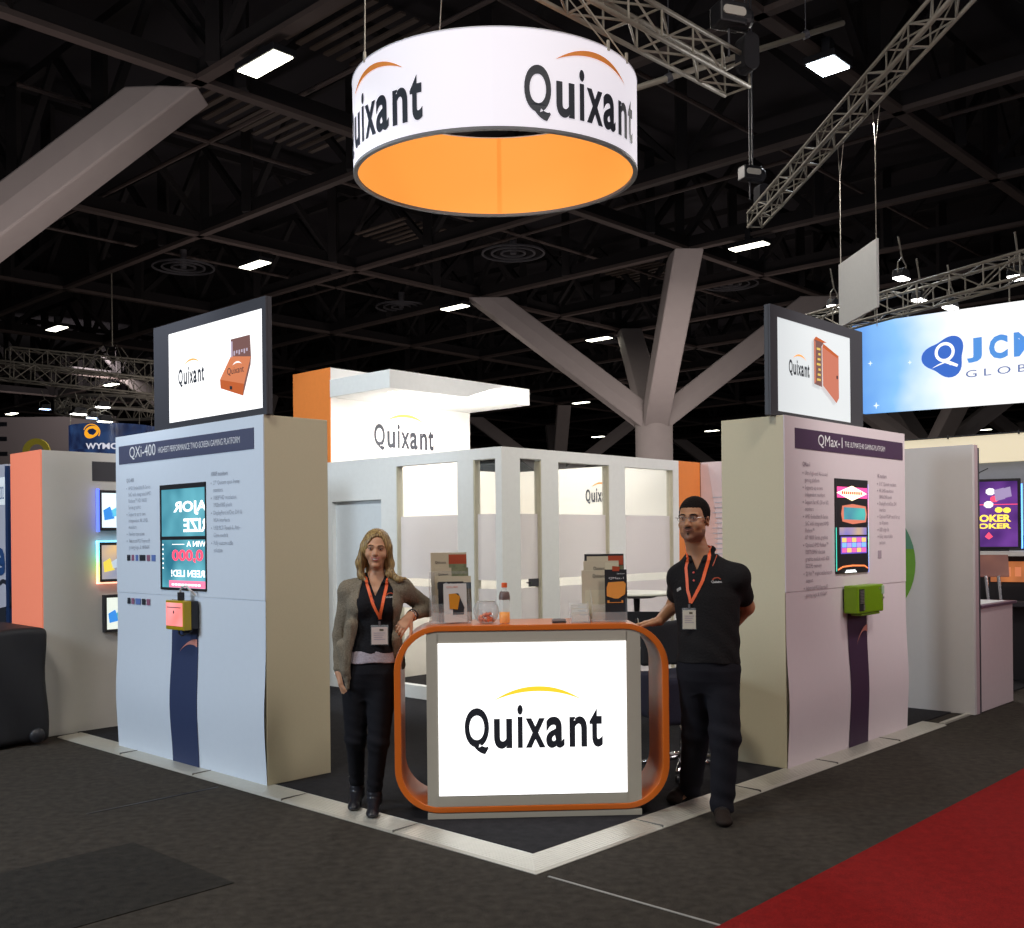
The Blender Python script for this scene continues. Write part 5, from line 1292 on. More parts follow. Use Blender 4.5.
def skin_mat(name, col):
    m = bpy.data.materials.new(name); m.use_nodes = True; nt = m.node_tree; N = nt.nodes; L = nt.links; b = N['Principled BSDF']
    tc = N.new('ShaderNodeTexCoord'); no = N.new('ShaderNodeTexNoise'); no.inputs['Scale'].default_value = 14; L.new(tc.outputs['Object'], no.inputs['Vector'])
    mx = N.new('ShaderNodeMix'); mx.data_type = 'RGBA'; mx.inputs[6].default_value = (col[0]*.92, col[1]*.86, col[2]*.84, 1); mx.inputs[7].default_value = (*col, 1)
    L.new(no.outputs['Fac'], mx.inputs[0]); L.new(mx.outputs[2], b.inputs['Base Color']); b.inputs['Roughness'].default_value = .5
    b.inputs['Subsurface Weight'].default_value = .08; b.inputs['Subsurface Radius'].default_value = (.01, .004, .002); b.inputs['Subsurface Scale'].default_value = .5
    return m
def fabric(name, c, scale=90, bump=.4, var=.25, rough=.9):
    return mat(name, c, rough, var=var, scale=scale, bump=bump, spec=.2)
def ribbon(mb, bvh, pts, w, d0=(0, 1, 0), off=.004, thick=.002, start_y=-.6):
    """flat strap laid over a surface: points given as (x, z), found on the surface by looking along d0"""
    d = Vector(d0).normalized(); hit = []
    fine = []
    for i in range(len(pts)-1):
        for k in range(6): t = k/6; fine.append((pts[i][0]*(1-t)+pts[i+1][0]*t, pts[i][1]*(1-t)+pts[i+1][1]*t))
    fine.append(pts[-1])
    for (x, z) in fine:
        o_ = Vector((x, 0, z))-d*1.0; loc, nrm, _, _ = bvh.ray_cast(o_, d)
        if loc: hit.append((loc+nrm*off, nrm))
    vs = []
    for i, (p, n) in enumerate(hit):
        a = hit[min(i+1, len(hit)-1)][0]-hit[max(i-1, 0)][0]; sd = a.cross(n).normalized()*w/2
        vs += [tuple(p-sd), tuple(p+sd), tuple(p+sd-n*thick), tuple(p-sd-n*thick)]
    fs = []
    for i in range(len(hit)-1):
        for k in range(4): fs.append((4*i+k, 4*i+(k+1) % 4, 4*(i+1)+(k+1) % 4, 4*(i+1)+k))
    if hit: fs += [(0, 3, 2, 1), tuple(4*(len(hit)-1)+k for k in range(4))]
    mb.add(vs, fs); return hit
def bvh_of(o): 
    me = o.data; return BVHTree.FromPolygons([v.co.copy() for v in me.vertices], [tuple(p.vertices) for p in me.polygons])
def surf(bvh, x, z, d0=(0, 1, 0)):
    d = Vector(d0).normalized(); loc, n, _, _ = bvh.ray_cast(Vector((x, 0, z))-d, d); return (loc, n) if loc else (Vector((x, -.1, z)), Vector((0, -1, 0)))
def face_bits(par, hl, male, brow_m, lip_yaw):
    """eyes, lids line and brows as their own small pieces; hl maps head coordinates to body coordinates"""
    for s in (-1, 1):
        m = MB(); c = hl((s*.031, -.0835, .0055)); m.lathe([(0, -.0095), (.006, -.0075), (.0095, 0), (.006, .0075), (0, .0095)], 14, Matrix.Translation(c) @ Matrix.Diagonal((.98, .92, .62, 1)))
        ey = m.build('eye', mat('eye_white', (.55, .50, .47), .3), par, smooth=True)
        m = MB(); c = hl((s*.031, -.0915, .0055)); m.lathe([(0, -.0042), (.0036, -.002), (.0042, 0), (.0036, .002), (0, .0042)], 12, Matrix.Translation(c) @ Matrix.Diagonal((1, .7, 1, 1))); m.build('iris', mat('iris_dark', (.03, .022, .018), .2), ey, smooth=True)
        m = MB(); m.tube([hl((s*.018, -.0935, .009)), hl((s*.026, -.0965, .0125)), hl((s*.036, -.0945, .0125)), hl((s*.046, -.087, .007))], [.0010, .0016, .0016, .0009], 6); m.build('eyelash', mat('lash_dark', (.03, .02, .015), .8), par)
        w_ = .0040 if male else .0024
        m = MB(); m.tube([hl((s*.012, -.0990, .0245)), hl((s*.024, -.0975, .0285)), hl((s*.038, -.0905, .0290)), hl((s*.050, -.079, .0235))], [w_*.8, w_, w_, w_*.5], 6); m.build('eyebrow', brow_m, par)
def hl_fn(c, yaw, s, pitch=0.0, rollz=0.0):
    M = Matrix.Rotation(yaw, 3, 'Z') @ Matrix.Rotation(rollz, 3, 'Y') @ Matrix.Rotation(pitch, 3, 'X')
    return lambda p: M @ (Vector(p)*s)+Vector(c)
def lathe_at(): pass

# ------------------------------------------------------------------ the woman, leaning on the counter
WX, WY = -.845, 6.05
wo = empty('person', (WX, WY, PH), 0, 'smiling blonde woman in a grey cardigan and black polo leaning on the counter', 'person')
SK_W = skin_mat('fair_skin', (.60, .315, .185)); LIP_W = mat('rose_lips', (.42, .12, .10), .4)
hcW, hyW, hsW, hrW = (.060, -.020, 1.540-PH), rad(4), .915, rad(3)
F = Field((-.27, -.22, -.01), (.45, .36, 1.69), .0042)
torsoW = [(.68, .010, .01, .060, .050), (.74, .010, .01, .125, .090), (.82, .012, .01, .160, .115), (.90, .015, .01, .158, .112), (.98, .022, .0, .138, .098), (1.05, .030, .0, .124, .090), (1.14, .038, .0, .134, .096), (1.22, .045, .0, .146, .100), (1.29, .048, .005, .150, .088), (1.335, .052, .01, .120, .068), (1.365, .055, .012, .070, .055), (1.39, .057, .012, .050, .050)]
F.add(loft(torsoW), 0)
for s in (-1, 1): F.add(ell((.046+s*.066, -.072, 1.205), (.060, .052, .060)), .03)
F.add(cone((.057, .012, 1.35), (.060, .005, 1.47), .050, .045), .02)
shA, elA, wrA = (-.105, .01, 1.290), (-.163, .045, 1.040), (-.166, -.01, .825)      # arm hanging at her side
shB, elB, wrB = (.198, .015, 1.300), (.338, .185, 1.172), (.258, -.015, 1.148)      # arm resting on the counter
F.add(cone(shA, elA, .046, .037), .04).add(cone(elA, wrA, .036, .024), .02)
F.add(cone(shB, elB, .046, .037), .04).add(cone(elB, wrB, .036, .025), .02)
F.add(cone((.05, .01, 1.33), shA, .045, .048), .04).add(cone((.05, .01, 1.34), shB, .045, .048), .04)
add_hand(F, wrA, (.12, -.12, -1), (.8, .15, .2), .92, (.30, .35, .25), side=-1, thumb_curl=.3)
add_hand(F, (.250, -.035, 1.142), (-.42, -.38, -.52), (-.35, .30, -.62), .95, (.45, .35, .3), side=1, thumb_curl=.3)
legsW = [((-.070, .01, .78), (-.080, .03, .43), (-.095, .16, .14)), ((.085, .0, .78), (.062, -.035, .42), (.030, .005, .12))]
for a, k_, b in legsW: F.add(cone(a, k_, .083, .054), .04).add(cone(k_, b, .052, .034), .03)
F.add(cone((-.095, .165, .07), (-.100, .07, .030), .026, .019), .01); F.add(cone((.030, .010, .07), (.030, -.09, .030), .026, .019), .01)
add_head(F, False, hcW, hyW, hsW, 0, hrW)
hloc = head_local(hcW, hyW, hsW, 0, hrW)
def regW(c):
    h = hloc(c); lips = (np.abs(h[:, 0]) < .028) & (h[:, 1] < -.078) & (h[:, 2] < -.0485) & (h[:, 2] > -.0705+.58*np.abs(h[:, 0]))
    return (lips*0).astype(int)
body = field_obj('body', F, [SK_W, LIP_W], wo, regW)
hl = hl_fn(hcW, hyW, hsW, 0, hrW)
face_bits(wo, hl, False, mat('brow_brown', (.10, .055, .025), .8), 0)
def mouth(hl, lipm, par, smile, open_):
    m = MB(); m.tube([hl((-.030, -.0880, -.0475+smile)), hl((-.016, -.0975, -.0520)), hl((-.005, -.1005, -.0512)), hl((0, -.1008, -.0518)), hl((.005, -.1005, -.0512)), hl((.016, -.0975, -.0520)), hl((.030, -.0880, -.0475+smile))], [.0014, .0030, .0032, .0030, .0032, .0030, .0014], 8); m.build('upper_lip', lipm, par, smooth=True)
    m = MB(); m.tube([hl((-.029, -.0878, -.0492+smile)), hl((-.015, -.0965, -.0580-open_)), hl((0, -.0998, -.0612-open_)), hl((.015, -.0965, -.0580-open_)), hl((.029, -.0878, -.0492+smile))], [.0014, .0032, .0040, .0032, .0014], 8); m.build('lower_lip', lipm, par, smooth=True)
    m = MB(); m.tube([hl((-.023, -.0920, -.0500+smile*.6)), hl((-.012, -.0972, -.0555-open_*.4)), hl((0, -.0992, -.0568-open_*.4)), hl((.012, -.0972, -.0555-open_*.4)), hl((.023, -.0920, -.0500+smile*.6))], [.0010, .0030, .0036, .0030, .0010] if open_ > .001 else [.0008, .0014, .0014, .0014, .0008], 6)
    m.build('teeth' if open_ > .001 else 'mouth_line', mat('teeth_white', (.72, .64, .56), .4) if open_ > .001 else mat('mouth_dark', (.05, .02, .015), .6), par)
mouth(hl, LIP_W, wo, .008, .0045)
# hair: cap with a side parting, long locks falling on both sides, one over her left shoulder
HAIR = bpy.data.materials.new('blonde_hair'); HAIR.use_nodes = True; nt = HAIR.node_tree; b_ = nt.nodes['Principled BSDF']; b_.inputs['Roughness'].default_value = .45
tcn = nt.nodes.new('ShaderNodeTexCoord'); mpn = nt.nodes.new('ShaderNodeMapping'); mpn.inputs['Scale'].default_value = (60, 60, 6); non = nt.nodes.new('ShaderNodeTexNoise'); non.inputs['Scale'].default_value = 2.2; non.inputs['Detail'].default_value = 3
crn = nt.nodes.new('ShaderNodeValToRGB'); crn.color_ramp.elements[0].position = .35; crn.color_ramp.elements[0].color = (.12, .065, .025, 1); crn.color_ramp.elements[1].position = .68; crn.color_ramp.elements[1].color = (.50, .335, .125, 1)
nt.links.new(tcn.outputs['Object'], mpn.inputs[0]); nt.links.new(mpn.outputs[0], non.inputs['Vector']); nt.links.new(non.outputs['Fac'], crn.inputs[0]); nt.links.new(crn.outputs[0], b_.inputs['Base Color'])
F = Field((-.12, -.20, 1.22), (.28, .20, 1.69), .0032)
pl = lambda p: placed(p, hcW, hyW, hsW, 0, hrW)
F.add(pl(ell((0, .014, .036), (.090, .108, .100))), 0)
F.add(pl(cone((-.072, -.012, .02), (-.096, .004, -.085), .030, .030)), .03).add(pl(cone((-.096, .004, -.085), (-.090, -.012, -.165), .031, .020)), .02).add(pl(cone((-.090, -.012, -.165), (-.060, -.040, -.195), .020, .010)), .02)
F.add(pl(cone((.070, -.012, .02), (.086, .006, -.085), .028, .028)), .03).add(pl(cone((.086, .006, -.085), (.092, -.020, -.145), .028, .024)), .02).add(pl(cone((.092, -.020, -.145), (.150, -.045, -.180), .024, .017)), .02).add(pl(cone((.150, -.045, -.180), (.195, -.040, -.172), .016, .007)), .02)
F.add(pl(cone((0, .07, .0), (0, .070, -.165), .080, .066)), .03)
F.sub(pl(ell((.004, -.105, -.022), (.070, .088, .102))), .008)
F.sub(pl(ell((.012, -.098, .050), (.044, .048, .040))), .012)
F.sub(pl(cone((0, -.03, -.10), (0, -.07, -.25), .045, .052)), .008)
F.wrinkle(lambda X, Y, Z: .0016*np.sin(X*260+Z*22+Y*60)*np.cos(Y*170+Z*15))
field_obj('hair', F, HAIR, wo)
# clothes
BLKW = fabric('black_polo_fabric', (.012, .012, .015)); TROW = fabric('black_trouser_fabric', (.010, .010, .014), 140, .2)
GROW = .011
F = Field((-.22, -.22, .90), (.36, .22, 1.42), .0042)
F.add(loft([r for r in torsoW if r[0] > .87][:-1]+[(1.378, .056, .012, .060, .054)], 0, GROW), 0)
for s in (-1, 1): F.add(ell((.046+s*.066, -.072, 1.205), (.060+GROW, .052+GROW, .060+GROW)), .03)
for sh, el in ((shA, elA), (shB, elB)):
    e2 = Vector(sh).lerp(Vector(el), .5); F.add(cone(sh, e2, .055, .048), .03)
F.add(cone((.05, .01, 1.33), shA, .054, .056), .04).add(cone((.05, .01, 1.34), shB, .054, .056), .04)
# collar leaves
F.add(cone((.057-.062, .02, 1.385), (.057-.030, -.075, 1.335), .012, .010), .006).add(cone((.057-.062, .02, 1.385), (.057-.055, -.062, 1.340), .012, .012), .006)
F.add(cone((.057+.062, .02, 1.385), (.057+.034, -.075, 1.335), .012, .010), .006).add(cone((.057+.062, .02, 1.385), (.057+.058, -.062, 1.340), .012, .012), .006)
F.add(cone((.057-.05, .06, 1.39), (.057+.05, .06, 1.39), .014, .014), .01)
F.sub(cone((.057, .012, 1.36), (.060, .005, 1.47), .051, .060), .003)
F.sub(Prim(lambda X, Y, Z: np.maximum(np.abs(X-.060)-(Z-1.262)*.42, Y+.02)+0*Z, (-.02, -.2, 1.26), (.14, 0, 1.45)), .003)
F.cut(lambda X, Y, Z: .942-.006*np.sin(X*18)-Z)
F.wrinkle(lambda X, Y, Z: .0018*np.sin(Z*70+X*18+6*np.sin(X*9))*np.clip((1.12-Z)*7, 0, 1))
shirt = field_obj('polo_shirt', F, BLKW, wo)
F = Field((-.20, -.20, .84), (.24, .20, .97), .004)
F.add(loft([(.872, .013, .01, .172, .126), (.95, .018, .005, .158, .114)]), 0); F.cut(lambda X, Y, Z: .880+.004*np.sin(X*30)-Z)
field_obj('undershirt', F, fabric('lavender_jersey', (.42, .37, .42)), wo)
F = Field((-.22, -.20, .10), (.24, .30, .90), .0045)
F.add(loft([(.67, .010, .01, .070, .060), (.74, .010, .01, .132, .098), (.82, .012, .01, .166, .121), (.892, .015, .01, .162, .116)]), 0)
for (a, k_, b) in legsW: F.add(cone(a, k_, .090, .060), .035).add(cone(k_, b, .058, .043), .03)
F.wrinkle(lambda X, Y, Z: .0022*np.sin(Z*95+X*30)*(np.exp(-((Z-.42)/.06)**2)+np.exp(-((Z-.17)/.05)**2)+.25))
F.cut(lambda X, Y, Z: .128-Z)
field_obj('trousers', F, TROW, wo)
BOOT = mat('black_boot_leather', (.014, .014, .020), .32, bump=.25, scale=40)
for (ax_, ay_, tx, ty) in ((-.095, .165, -.100, .045), (.030, .008, .030, -.115)):
    F = Field((min(ax_, tx)-.07, min(ay_, ty)-.06, -.012), (max(ax_, tx)+.07, max(ay_, ty)+.09, .20), .0035)
    F.add(cone((ax_, ay_, .19), (ax_, ay_+.004, .075), .048, .042), .0).add(cone((ax_, ay_-.01, .078), (tx, ty+.025, .030), .040, .029), .025).add(ell((tx, ty+.02, .020), (.034, .045, .022)), .02)
    F.add(Prim(lambda X, Y, Z, ax_=ax_, ay_=ay_: np.maximum(np.sqrt((X-ax_)**2+(Y-ay_-.022)**2)-.024, np.maximum(-Z, Z-.06)), (ax_-.03, ay_-.01, 0), (ax_+.03, ay_+.05, .06)), .004)
    F.wrinkle(lambda X, Y, Z: .0014*np.sin(Z*160+Y*40)*np.clip((Z-.06)*20, 0, 1)); F.cut(lambda X, Y, Z: -Z+.0); F.cut(lambda X, Y, Z: Z-.178)
    field_obj('ankle_boot', F, BOOT, wo)
# open cardigan
CARD = mat('marl_cardigan_knit', (.215, .180, .135), .95, var=.6, scale=130, bump=.5, spec=.1)
F = Field((-.28, -.22, .70), (.45, .34, 1.42), .0045)
G2 = .026
F.add(loft([(.80, .012, .015, .178, .128), (.90, .015, .012, .172, .122), (.98, .022, .005, .158, .112), (1.05, .030, .0, .146, .106), (1.14, .038, .0, .154, .112), (1.22, .045, .0, .164, .116), (1.29, .048, .005, .166, .106), (1.335, .052, .01, .138, .088), (1.37, .055, .015, .086, .070)]), 0)
for s in (-1, 1): F.add(ell((.046+s*.070, -.068, 1.205), (.078, .066, .075)), .03)
F.add(cone(shA, elA, .057, .046), .03).add(cone(elA, Vector(elA).lerp(Vector(wrA), .90), .045, .034), .02)
F.add(cone(shB, elB, .057, .048), .03).add(cone(elB, Vector(elB).lerp(Vector(wrB), .72), .047, .036), .02)
F.add(cone((.05, .01, 1.33), shA, .058, .059), .04).add(cone((.05, .01, 1.34), shB, .058, .059), .04)
F.add(cone((-.125, -.075, .98), (-.105, -.085, .74), .045, .012), .03).add(cone((-.08, -.10, 1.10), (-.112, -.085, .85), .035, .03), .03)
F.add(cone((.165, -.05, 1.02), (.205, -.01, .85), .040, .012), .03).add(cone((.15, .06, .95), (.20, .05, .85), .05, .015), .03)
def opening(X, Y, Z):
    xl = np.interp(Z, [.70, .85, .95, 1.05, 1.20, 1.30, 1.36, 1.45], [-.075, -.085, -.078, -.050, -.028, -.030, -.015, .0]).astype(f32)
    xr = np.interp(Z, [.70, .85, .95, 1.05, 1.20, 1.30, 1.36, 1.45], [.170, .160, .152, .150, .162, .155, .125, .10]).astype(f32)
    return np.maximum(np.maximum(xl-X, X-xr), Y+.012)
F.sub(Prim(opening, (-.10, -.3, .7), (.2, 0, 1.45)), .006)
F.sub(cone((.057, .012, 1.34), (.060, .005, 1.47), .062, .075), .006)
F.sub(loft([r for r in torsoW if r[0] < .97], 0, .013), .004)
F.wrinkle(lambda X, Y, Z: .0016*np.sin(Z*52+X*26+4*np.sin(Y*20))*np.sin(X*31+Y*17+1)+.0007*np.sin(X*210+Y*180))
field_obj('cardigan', F, CARD, wo)
# lanyard, badge, buttons, emblem, bracelet and watch
bvW = bvh_of(shirt)
LAN = mat('orange_lanyard', (.88, .13, .03), .5)
m = MB()
hA = ribbon(m, bvW, [(.001, 1.365), (.010, 1.335), (.046, 1.23), (.084, 1.152), (.088, 1.135)], .017)
hB = ribbon(m, bvW, [(.123, 1.345), (.120, 1.31), (.105, 1.21), (.090, 1.150), (.088, 1.135)], .017)
m.tube([(.001, hA[0][0].y, hA[0][0].z), (-.008, .03, 1.392), (.03, .075, 1.405), (.085, .075, 1.405), (.125, .03, 1.392), (.123, hB[0][0].y, hB[0][0].z)], .006, 6)
ln = m.build('lanyard', LAN, wo)
def badge(par, loc, n, w, h, m_card):
    R = Matrix.Translation(loc) @ (Vector((n.x, n.y, 0)).normalized()*-1).to_track_quat('Y', 'Z').to_matrix().to_4x4()
    m = MB(); m.box(-w/2-.004, w/2+.004, -.002, .002, -h-.004, .012, R); b = m.build('badge_holder', M_plastic, par)
    m = MB(); m.box(-w/2, w/2, -.0035, -.002, -h, 0, R); m.build('badge_card', m_card, b)
    m = MB(); m.box(w*.0, w*.25, -.0042, -.0035, -.022, -.010, R); m.build('badge_mark', M_photo, b)
    m = MB(); 
    for k in range(4): m.box(-w*.36, w*(.34-.08*(k % 3)), -.0045, -.0035, -.035-k*.012, -.031-k*.012, R)
    m.build('badge_print', M_grey_inkR, b)
    m = MB(); m.box(-.006, .006, -.003, .003, .010, .034, R); m.build('badge_clip', M_chrome, b)
CARD_P = mat('pink_badge_card', (.62, .50, .46), .5)
p, n = surf(bvW, .088, 1.09); badge(wo, Vector((.085, p.y-.016, 1.088)), Vector((0, -1, 0)), .092, .098, CARD_P)
m = MB(); text_to(m, 'Quixant', .122, 1.252, .166, 1.264, 0)
v2 = []
for q in m.v: loc, nn = surf(bvW, q[0], q[2]); v2.append(tuple(loc+nn*.0025))
m.v = v2; m.build('shirt_emblem', M_white_ink, wo)
m = MB(); ribbon(m, bvW, [(.124, 1.268), (.133, 1.277), (.148, 1.280), (.162, 1.272)], .006, off=.003, thick=.001); m.build('emblem_arc', M_rust, wo)
m = MB()
for (x, z) in ((.036, 1.262), (.052, 1.235)): loc, nn = surf(bvW, x, z); m.lathe([(0, -.004), (.0055, -.003), (.0055, .002), (0, .003)], 10, Matrix.Translation(loc+nn*.003) @ nn.to_track_quat('Z', 'Y').to_matrix().to_4x4())
m.build('shirt_button', mat('red_button', (.6, .05, .03), .4), wo)
def ring_around(par, a, b, t, R, r, name, m_, n=24):
    a = Vector(a); b = Vector(b); c = a.lerp(b, t); ax = (b-a).normalized(); q = ax.to_track_quat('Z', 'Y').to_matrix()
    m = MB(); m.tube([c+q @ Vector((R*math.cos(2*PI*k/n), R*math.sin(2*PI*k/n), 0)) for k in range(n)], r, 8, closed=True); return m.build(name, m_, par, smooth=True)
w0, w1 = Vector(elB).lerp(Vector(wrB), .80), Vector((.245, -.045, 1.137))
ring_around(wo, w0, w1, .30, .0305, .0055, 'watch_strap', M_blk); ring_around(wo, w0, w1, .62, .0300, .004, 'bracelet', M_chrome)
m = MB(); m.lathe([(0, -.004), (.014, -.004), (.015, 0), (.013, .004), (0, .005)], 18, Matrix.Translation(w0.lerp(w1, .45)+Vector((-.02, -.022, -.012))) @ Matrix.Rotation(rad(70), 4, 'X')); m.build('watch_face', mat('watch_white', (.7, .7, .8), .3), wo)

# ------------------------------------------------------------------ the man, hand on the counter
MX, MY = 1.115, 5.95
mo_ = empty('person', (MX, MY, 0), 0, 'dark haired man with glasses in a black polo, one hand on the counter corner', 'person')
SK_M = skin_mat('tan_skin', (.48, .235, .12)); LIP_M = mat('brown_lips', (.27, .105, .07), .5); STUB = skin_mat('stubbled_skin', (.27, .13, .078))
hcM, hyM, hsM, hpM = (-.085, -.055, 1.695), rad(-30), 1.03, rad(2)
YW = rad(-24)
torsoM = [(.72, -.004, .0, .070, .060), (.78, -.004, .0, .140, .100), (.84, -.002, .0, .166, .122), (.96, .0, .0, .164, .128), (1.06, .0, .0, .162, .126), (1.16, -.004, .0, .168, .126), (1.26, -.008, .0, .178, .124), (1.34, -.014, .0, .176, .112), (1.40, -.020, .0, .152, .092), (1.45, -.028, .0, .112, .078), (1.49, -.038, .0, .078, .068), (1.52, -.046, .0, .060, .060)]
F = Field((-.47, -.30, -.01), (.35, .46, 1.84), .0046)
F.add(loft(torsoM, YW), 0)
F.add(cone((-.040, .0, 1.45), (-.078, -.02, 1.60), .061, .060), .03)
shC, elC, wrC = (-.145, .075, 1.362), (-.150, .270, 1.190), (-.262, .105, 1.112)       # hand on the counter
shD, elD, wrD = (.152, -.070, 1.368), (.243, .105, 1.185), (.130, .205, 1.010)         # arm folded behind his back
F.add(cone(shC, elC, .056, .044), .05).add(cone(elC, wrC, .043, .029), .02)
F.add(cone(shD, elD, .058, .046), .05).add(cone(elD, wrD, .045, .030), .02)
F.add(cone((-.04, .0, 1.44), shC, .050, .054), .05).add(cone((-.03, .0, 1.44), shD, .050, .056), .05)
add_hand(F, (-.275, .098, 1.106), (-1, .05, -.10), (-.10, .0, -1), 1.0, (.10, .18, .12), side=1, spread=.16, thumb_curl=.1)
add_hand(F, wrD, (-.85, .25, -.35), (.25, 1, 0), 1.0, (.5, .5, .4), side=1)
legsM = [((-.075, .035, .82), (-.045, .15, .47), (-.062, .315, .12)), ((.072, -.030, .82), (.078, -.055, .47), (.055, -.065, .11))]
for a, k_, b in legsM: F.add(cone(a, k_, .088, .066), .05).add(cone(k_, b, .062, .042), .03)
F.add(cone((-.062, .33, .07), (-.12, .26, .042), .024, .016), .01); F.add(cone((.055, -.060, .07), (.040, -.17, .035), .028, .022), .01)
add_head(F, True, hcM, hyM, hsM, hpM)
hlocM = head_local(hcM, hyM, hsM, hpM)
def regM(c):
    h = hlocM(c); ax_ = np.abs(h[:, 0])
    lips = (ax_ < .026) & (h[:, 1] < -.080) & (h[:, 2] < -.0495) & (h[:, 2] > -.0695+.58*ax_)
    beard = (h[:, 2] < -.038) & (h[:, 1] < -.0) & (h[:, 2] > -.125) & ((h[:, 2] < -.070) | (ax_ < .030) | (h[:, 1] > -.05) & (h[:, 2] < -.055)) & (np.sqrt(h[:, 0]**2+h[:, 1]**2) > .03)
    return np.where(beard, 2, 0)
bodyM = field_obj('body', F, [SK_M, LIP_M, STUB], mo_, regM)
hlM = hl_fn(hcM, hyM, hsM, hpM)
face_bits(mo_, hlM, True, mat('brow_black', (.014, .010, .008), .9), 0)
HM = mat('black_short_hair', (.010, .007, .006), .85, var=.5, scale=160, bump=.6, spec=.15)
F = Field((-.24, -.20, 1.58), (.08, .12, 1.85), .0030)
plm = lambda p: placed(p, hcM, hyM, hsM, hpM)
F.add(plm(ell((0, .016, .036), (.083, .101, .092))), 0)
F.sub(plm(ell((0, -.120, .000), (.064, .066, .084))), .005)
F.sub(plm(Prim(lambda X, Y, Z: Z-np.interp(Y, [-.046, -.033, .0, .03, .10], [.064, .0, -.006, -.05, -.07]).astype(f32)+0*X, (-.2, -.2, -.2), (.2, .2, .12))), .003)
F.add(plm(cone((-.070, -.022, .02), (-.070, -.022, -.018), .009, .004)), .01).add(plm(cone((.070, -.022, .02), (.070, -.022, -.018), .009, .004)), .01)
F.add(plm(ell((0, .062, .0), (.062, .050, .052))), .02)
F.wrinkle(lambda X, Y, Z: .0012*np.sin(X*330+Y*90)*np.cos(Z*260+Y*130))
field_obj('hair', F, HM, mo_)
mouth(hlM, LIP_M, mo_, .006, .0)
# moustache and chin tuft
m = MB(); m.tube([hlM((-.024, -.092, -.050)), hlM((-.010, -.1005, -.0435)), hlM((0, -.1025, -.0425)), hlM((.010, -.1005, -.0435)), hlM((.024, -.092, -.050))], [.002, .0035, .003, .0035, .002], 8); m.tube([hlM((0, -.0985, -.071)), hlM((0, -.0975, -.082))], [.0045, .004], 8)
m.build('moustache', mat('beard_dark', (.035, .020, .013), .9), mo_)
# glasses
m = MB()
for s in (-1, 1):
    c = Vector((s*.033, -.106, .004)); m.tube([hlM(c+Vector((.0235*math.cos(t), abs(math.cos(t))*.003*(1 if s*math.cos(t) > 0 else 0), .0150*math.sin(t)))) for t in [2*PI*k/20 for k in range(20)]], .0011, 6, closed=True)
    m.tube([hlM((s*.0565, -.102, .010)), hlM((s*.074, -.085, .011)), hlM((s*.082, -.01, .006)), hlM((s*.082, .012, -.005))], .0016, 6)
m.tube([hlM((-.010, -.108, .008)), hlM((0, -.110, .010)), hlM((.010, -.108, .008))], .0014, 6)
gl = m.build('glasses_frame', mat('glasses_metal', (.35, .33, .32), .3, .8), mo_)
m = MB()
for s in (-1, 1):
    c = Vector((s*.033, -.106, .004)); m.add([tuple(hlM(c+Vector((.023*math.cos(2*PI*k/20), 0, .0147*math.sin(2*PI*k/20))))) for k in range(20)], [tuple(range(20))])
m.build('lens', glassy('lens_glass', (.6, .65, .7), .06), gl)
# polo shirt
BLKM = fabric('black_polo_knit', (.013, .012, .013)); GM = .014
F = Field((-.28, -.26, .84), (.34, .26, 1.56), .0046)
F.add(loft([(r[0], r[1], r[2], r[3], r[4]) for r in torsoM if .83 < r[0] < 1.515], YW, GM), 0)
for sh, el, t in ((shC, elC, .58), (shD, elD, .66)):
    e2 = Vector(sh).lerp(Vector(el), t); F.add(cone(sh, e2, .066, .060), .04)
F.add(cone((-.04, .0, 1.44), shC, .058, .064), .05).add(cone((-.03, .0, 1.44), shD, .058, .066), .05)
f_ = lambda x, y, z: tuple((Matrix.Rotation(YW, 3, 'Z') @ Vector((x, y, 0))) + Vector((-.040, 0, z)))
F.add(cone(f_(-.072, .02, 1.525), f_(-.036, -.085, 1.462), .012, .011), .006).add(cone(f_(-.072, .02, 1.525), f_(-.066, -.068, 1.462), .012, .014), .006)
F.add(cone(f_(.072, .02, 1.525), f_(.036, -.085, 1.462), .012, .011), .006).add(cone(f_(.072, .02, 1.525), f_(.066, -.068, 1.462), .012, .014), .006)
F.add(cone(f_(-.055, .06, 1.530), f_(.055, .06, 1.530), .015, .015), .01)
F.sub(cone((-.044, .0, 1.50), (-.075, -.02, 1.62), .060, .070), .003)
def vneck(X, Y, Z):
    c_, s_ = math.cos(YW), math.sin(YW); x = (X+.040)*c_+Y*s_; y = -(X+.040)*s_+Y*c_
    return np.maximum(np.abs(x)-(Z-1.405)*.42, y+.03)
F.sub(Prim(vneck, (-.16, -.2, 1.39), (.08, .05, 1.56)), .003)
F.cut(lambda X, Y, Z: .882-.005*np.sin(X*14+Y*9)-Z)
F.wrinkle(lambda X, Y, Z: .0026*np.sin(Z*48+X*22+3*np.sin(X*11+Y*7))*np.clip((1.25-Z)*4, .15, 1))
shm = field_obj('polo_shirt', F, BLKM, mo_)
F = Field((-.24, -.22, .03), (.26, .46, .92), .005)
F.add(loft([(.71, -.004, .0, .080, .070), (.78, -.004, .0, .150, .110), (.84, -.002, .0, .172, .128), (.915, .0, .0, .171, .133)], YW), 0)
for (a, k_, b) in legsM:
    b2 = Vector(b); b2.z = .06; F.add(cone(a, k_, .098, .084), .04).add(cone(k_, b2, .082, .066), .04)
F.wrinkle(lambda X, Y, Z: .0035*np.sin(Z*60+X*24+Y*9)*(np.exp(-((Z-.47)/.08)**2)+np.exp(-((Z-.10)/.08)**2)+.3))
F.cut(lambda X, Y, Z: .045-Z); field_obj('trousers', F, fabric('black_trouser_cloth', (.011, .011, .016), 140, .2), mo_)
SHOE = mat('dark_brown_shoe', (.020, .013, .010), .75, bump=.3, scale=30, spec=.2)
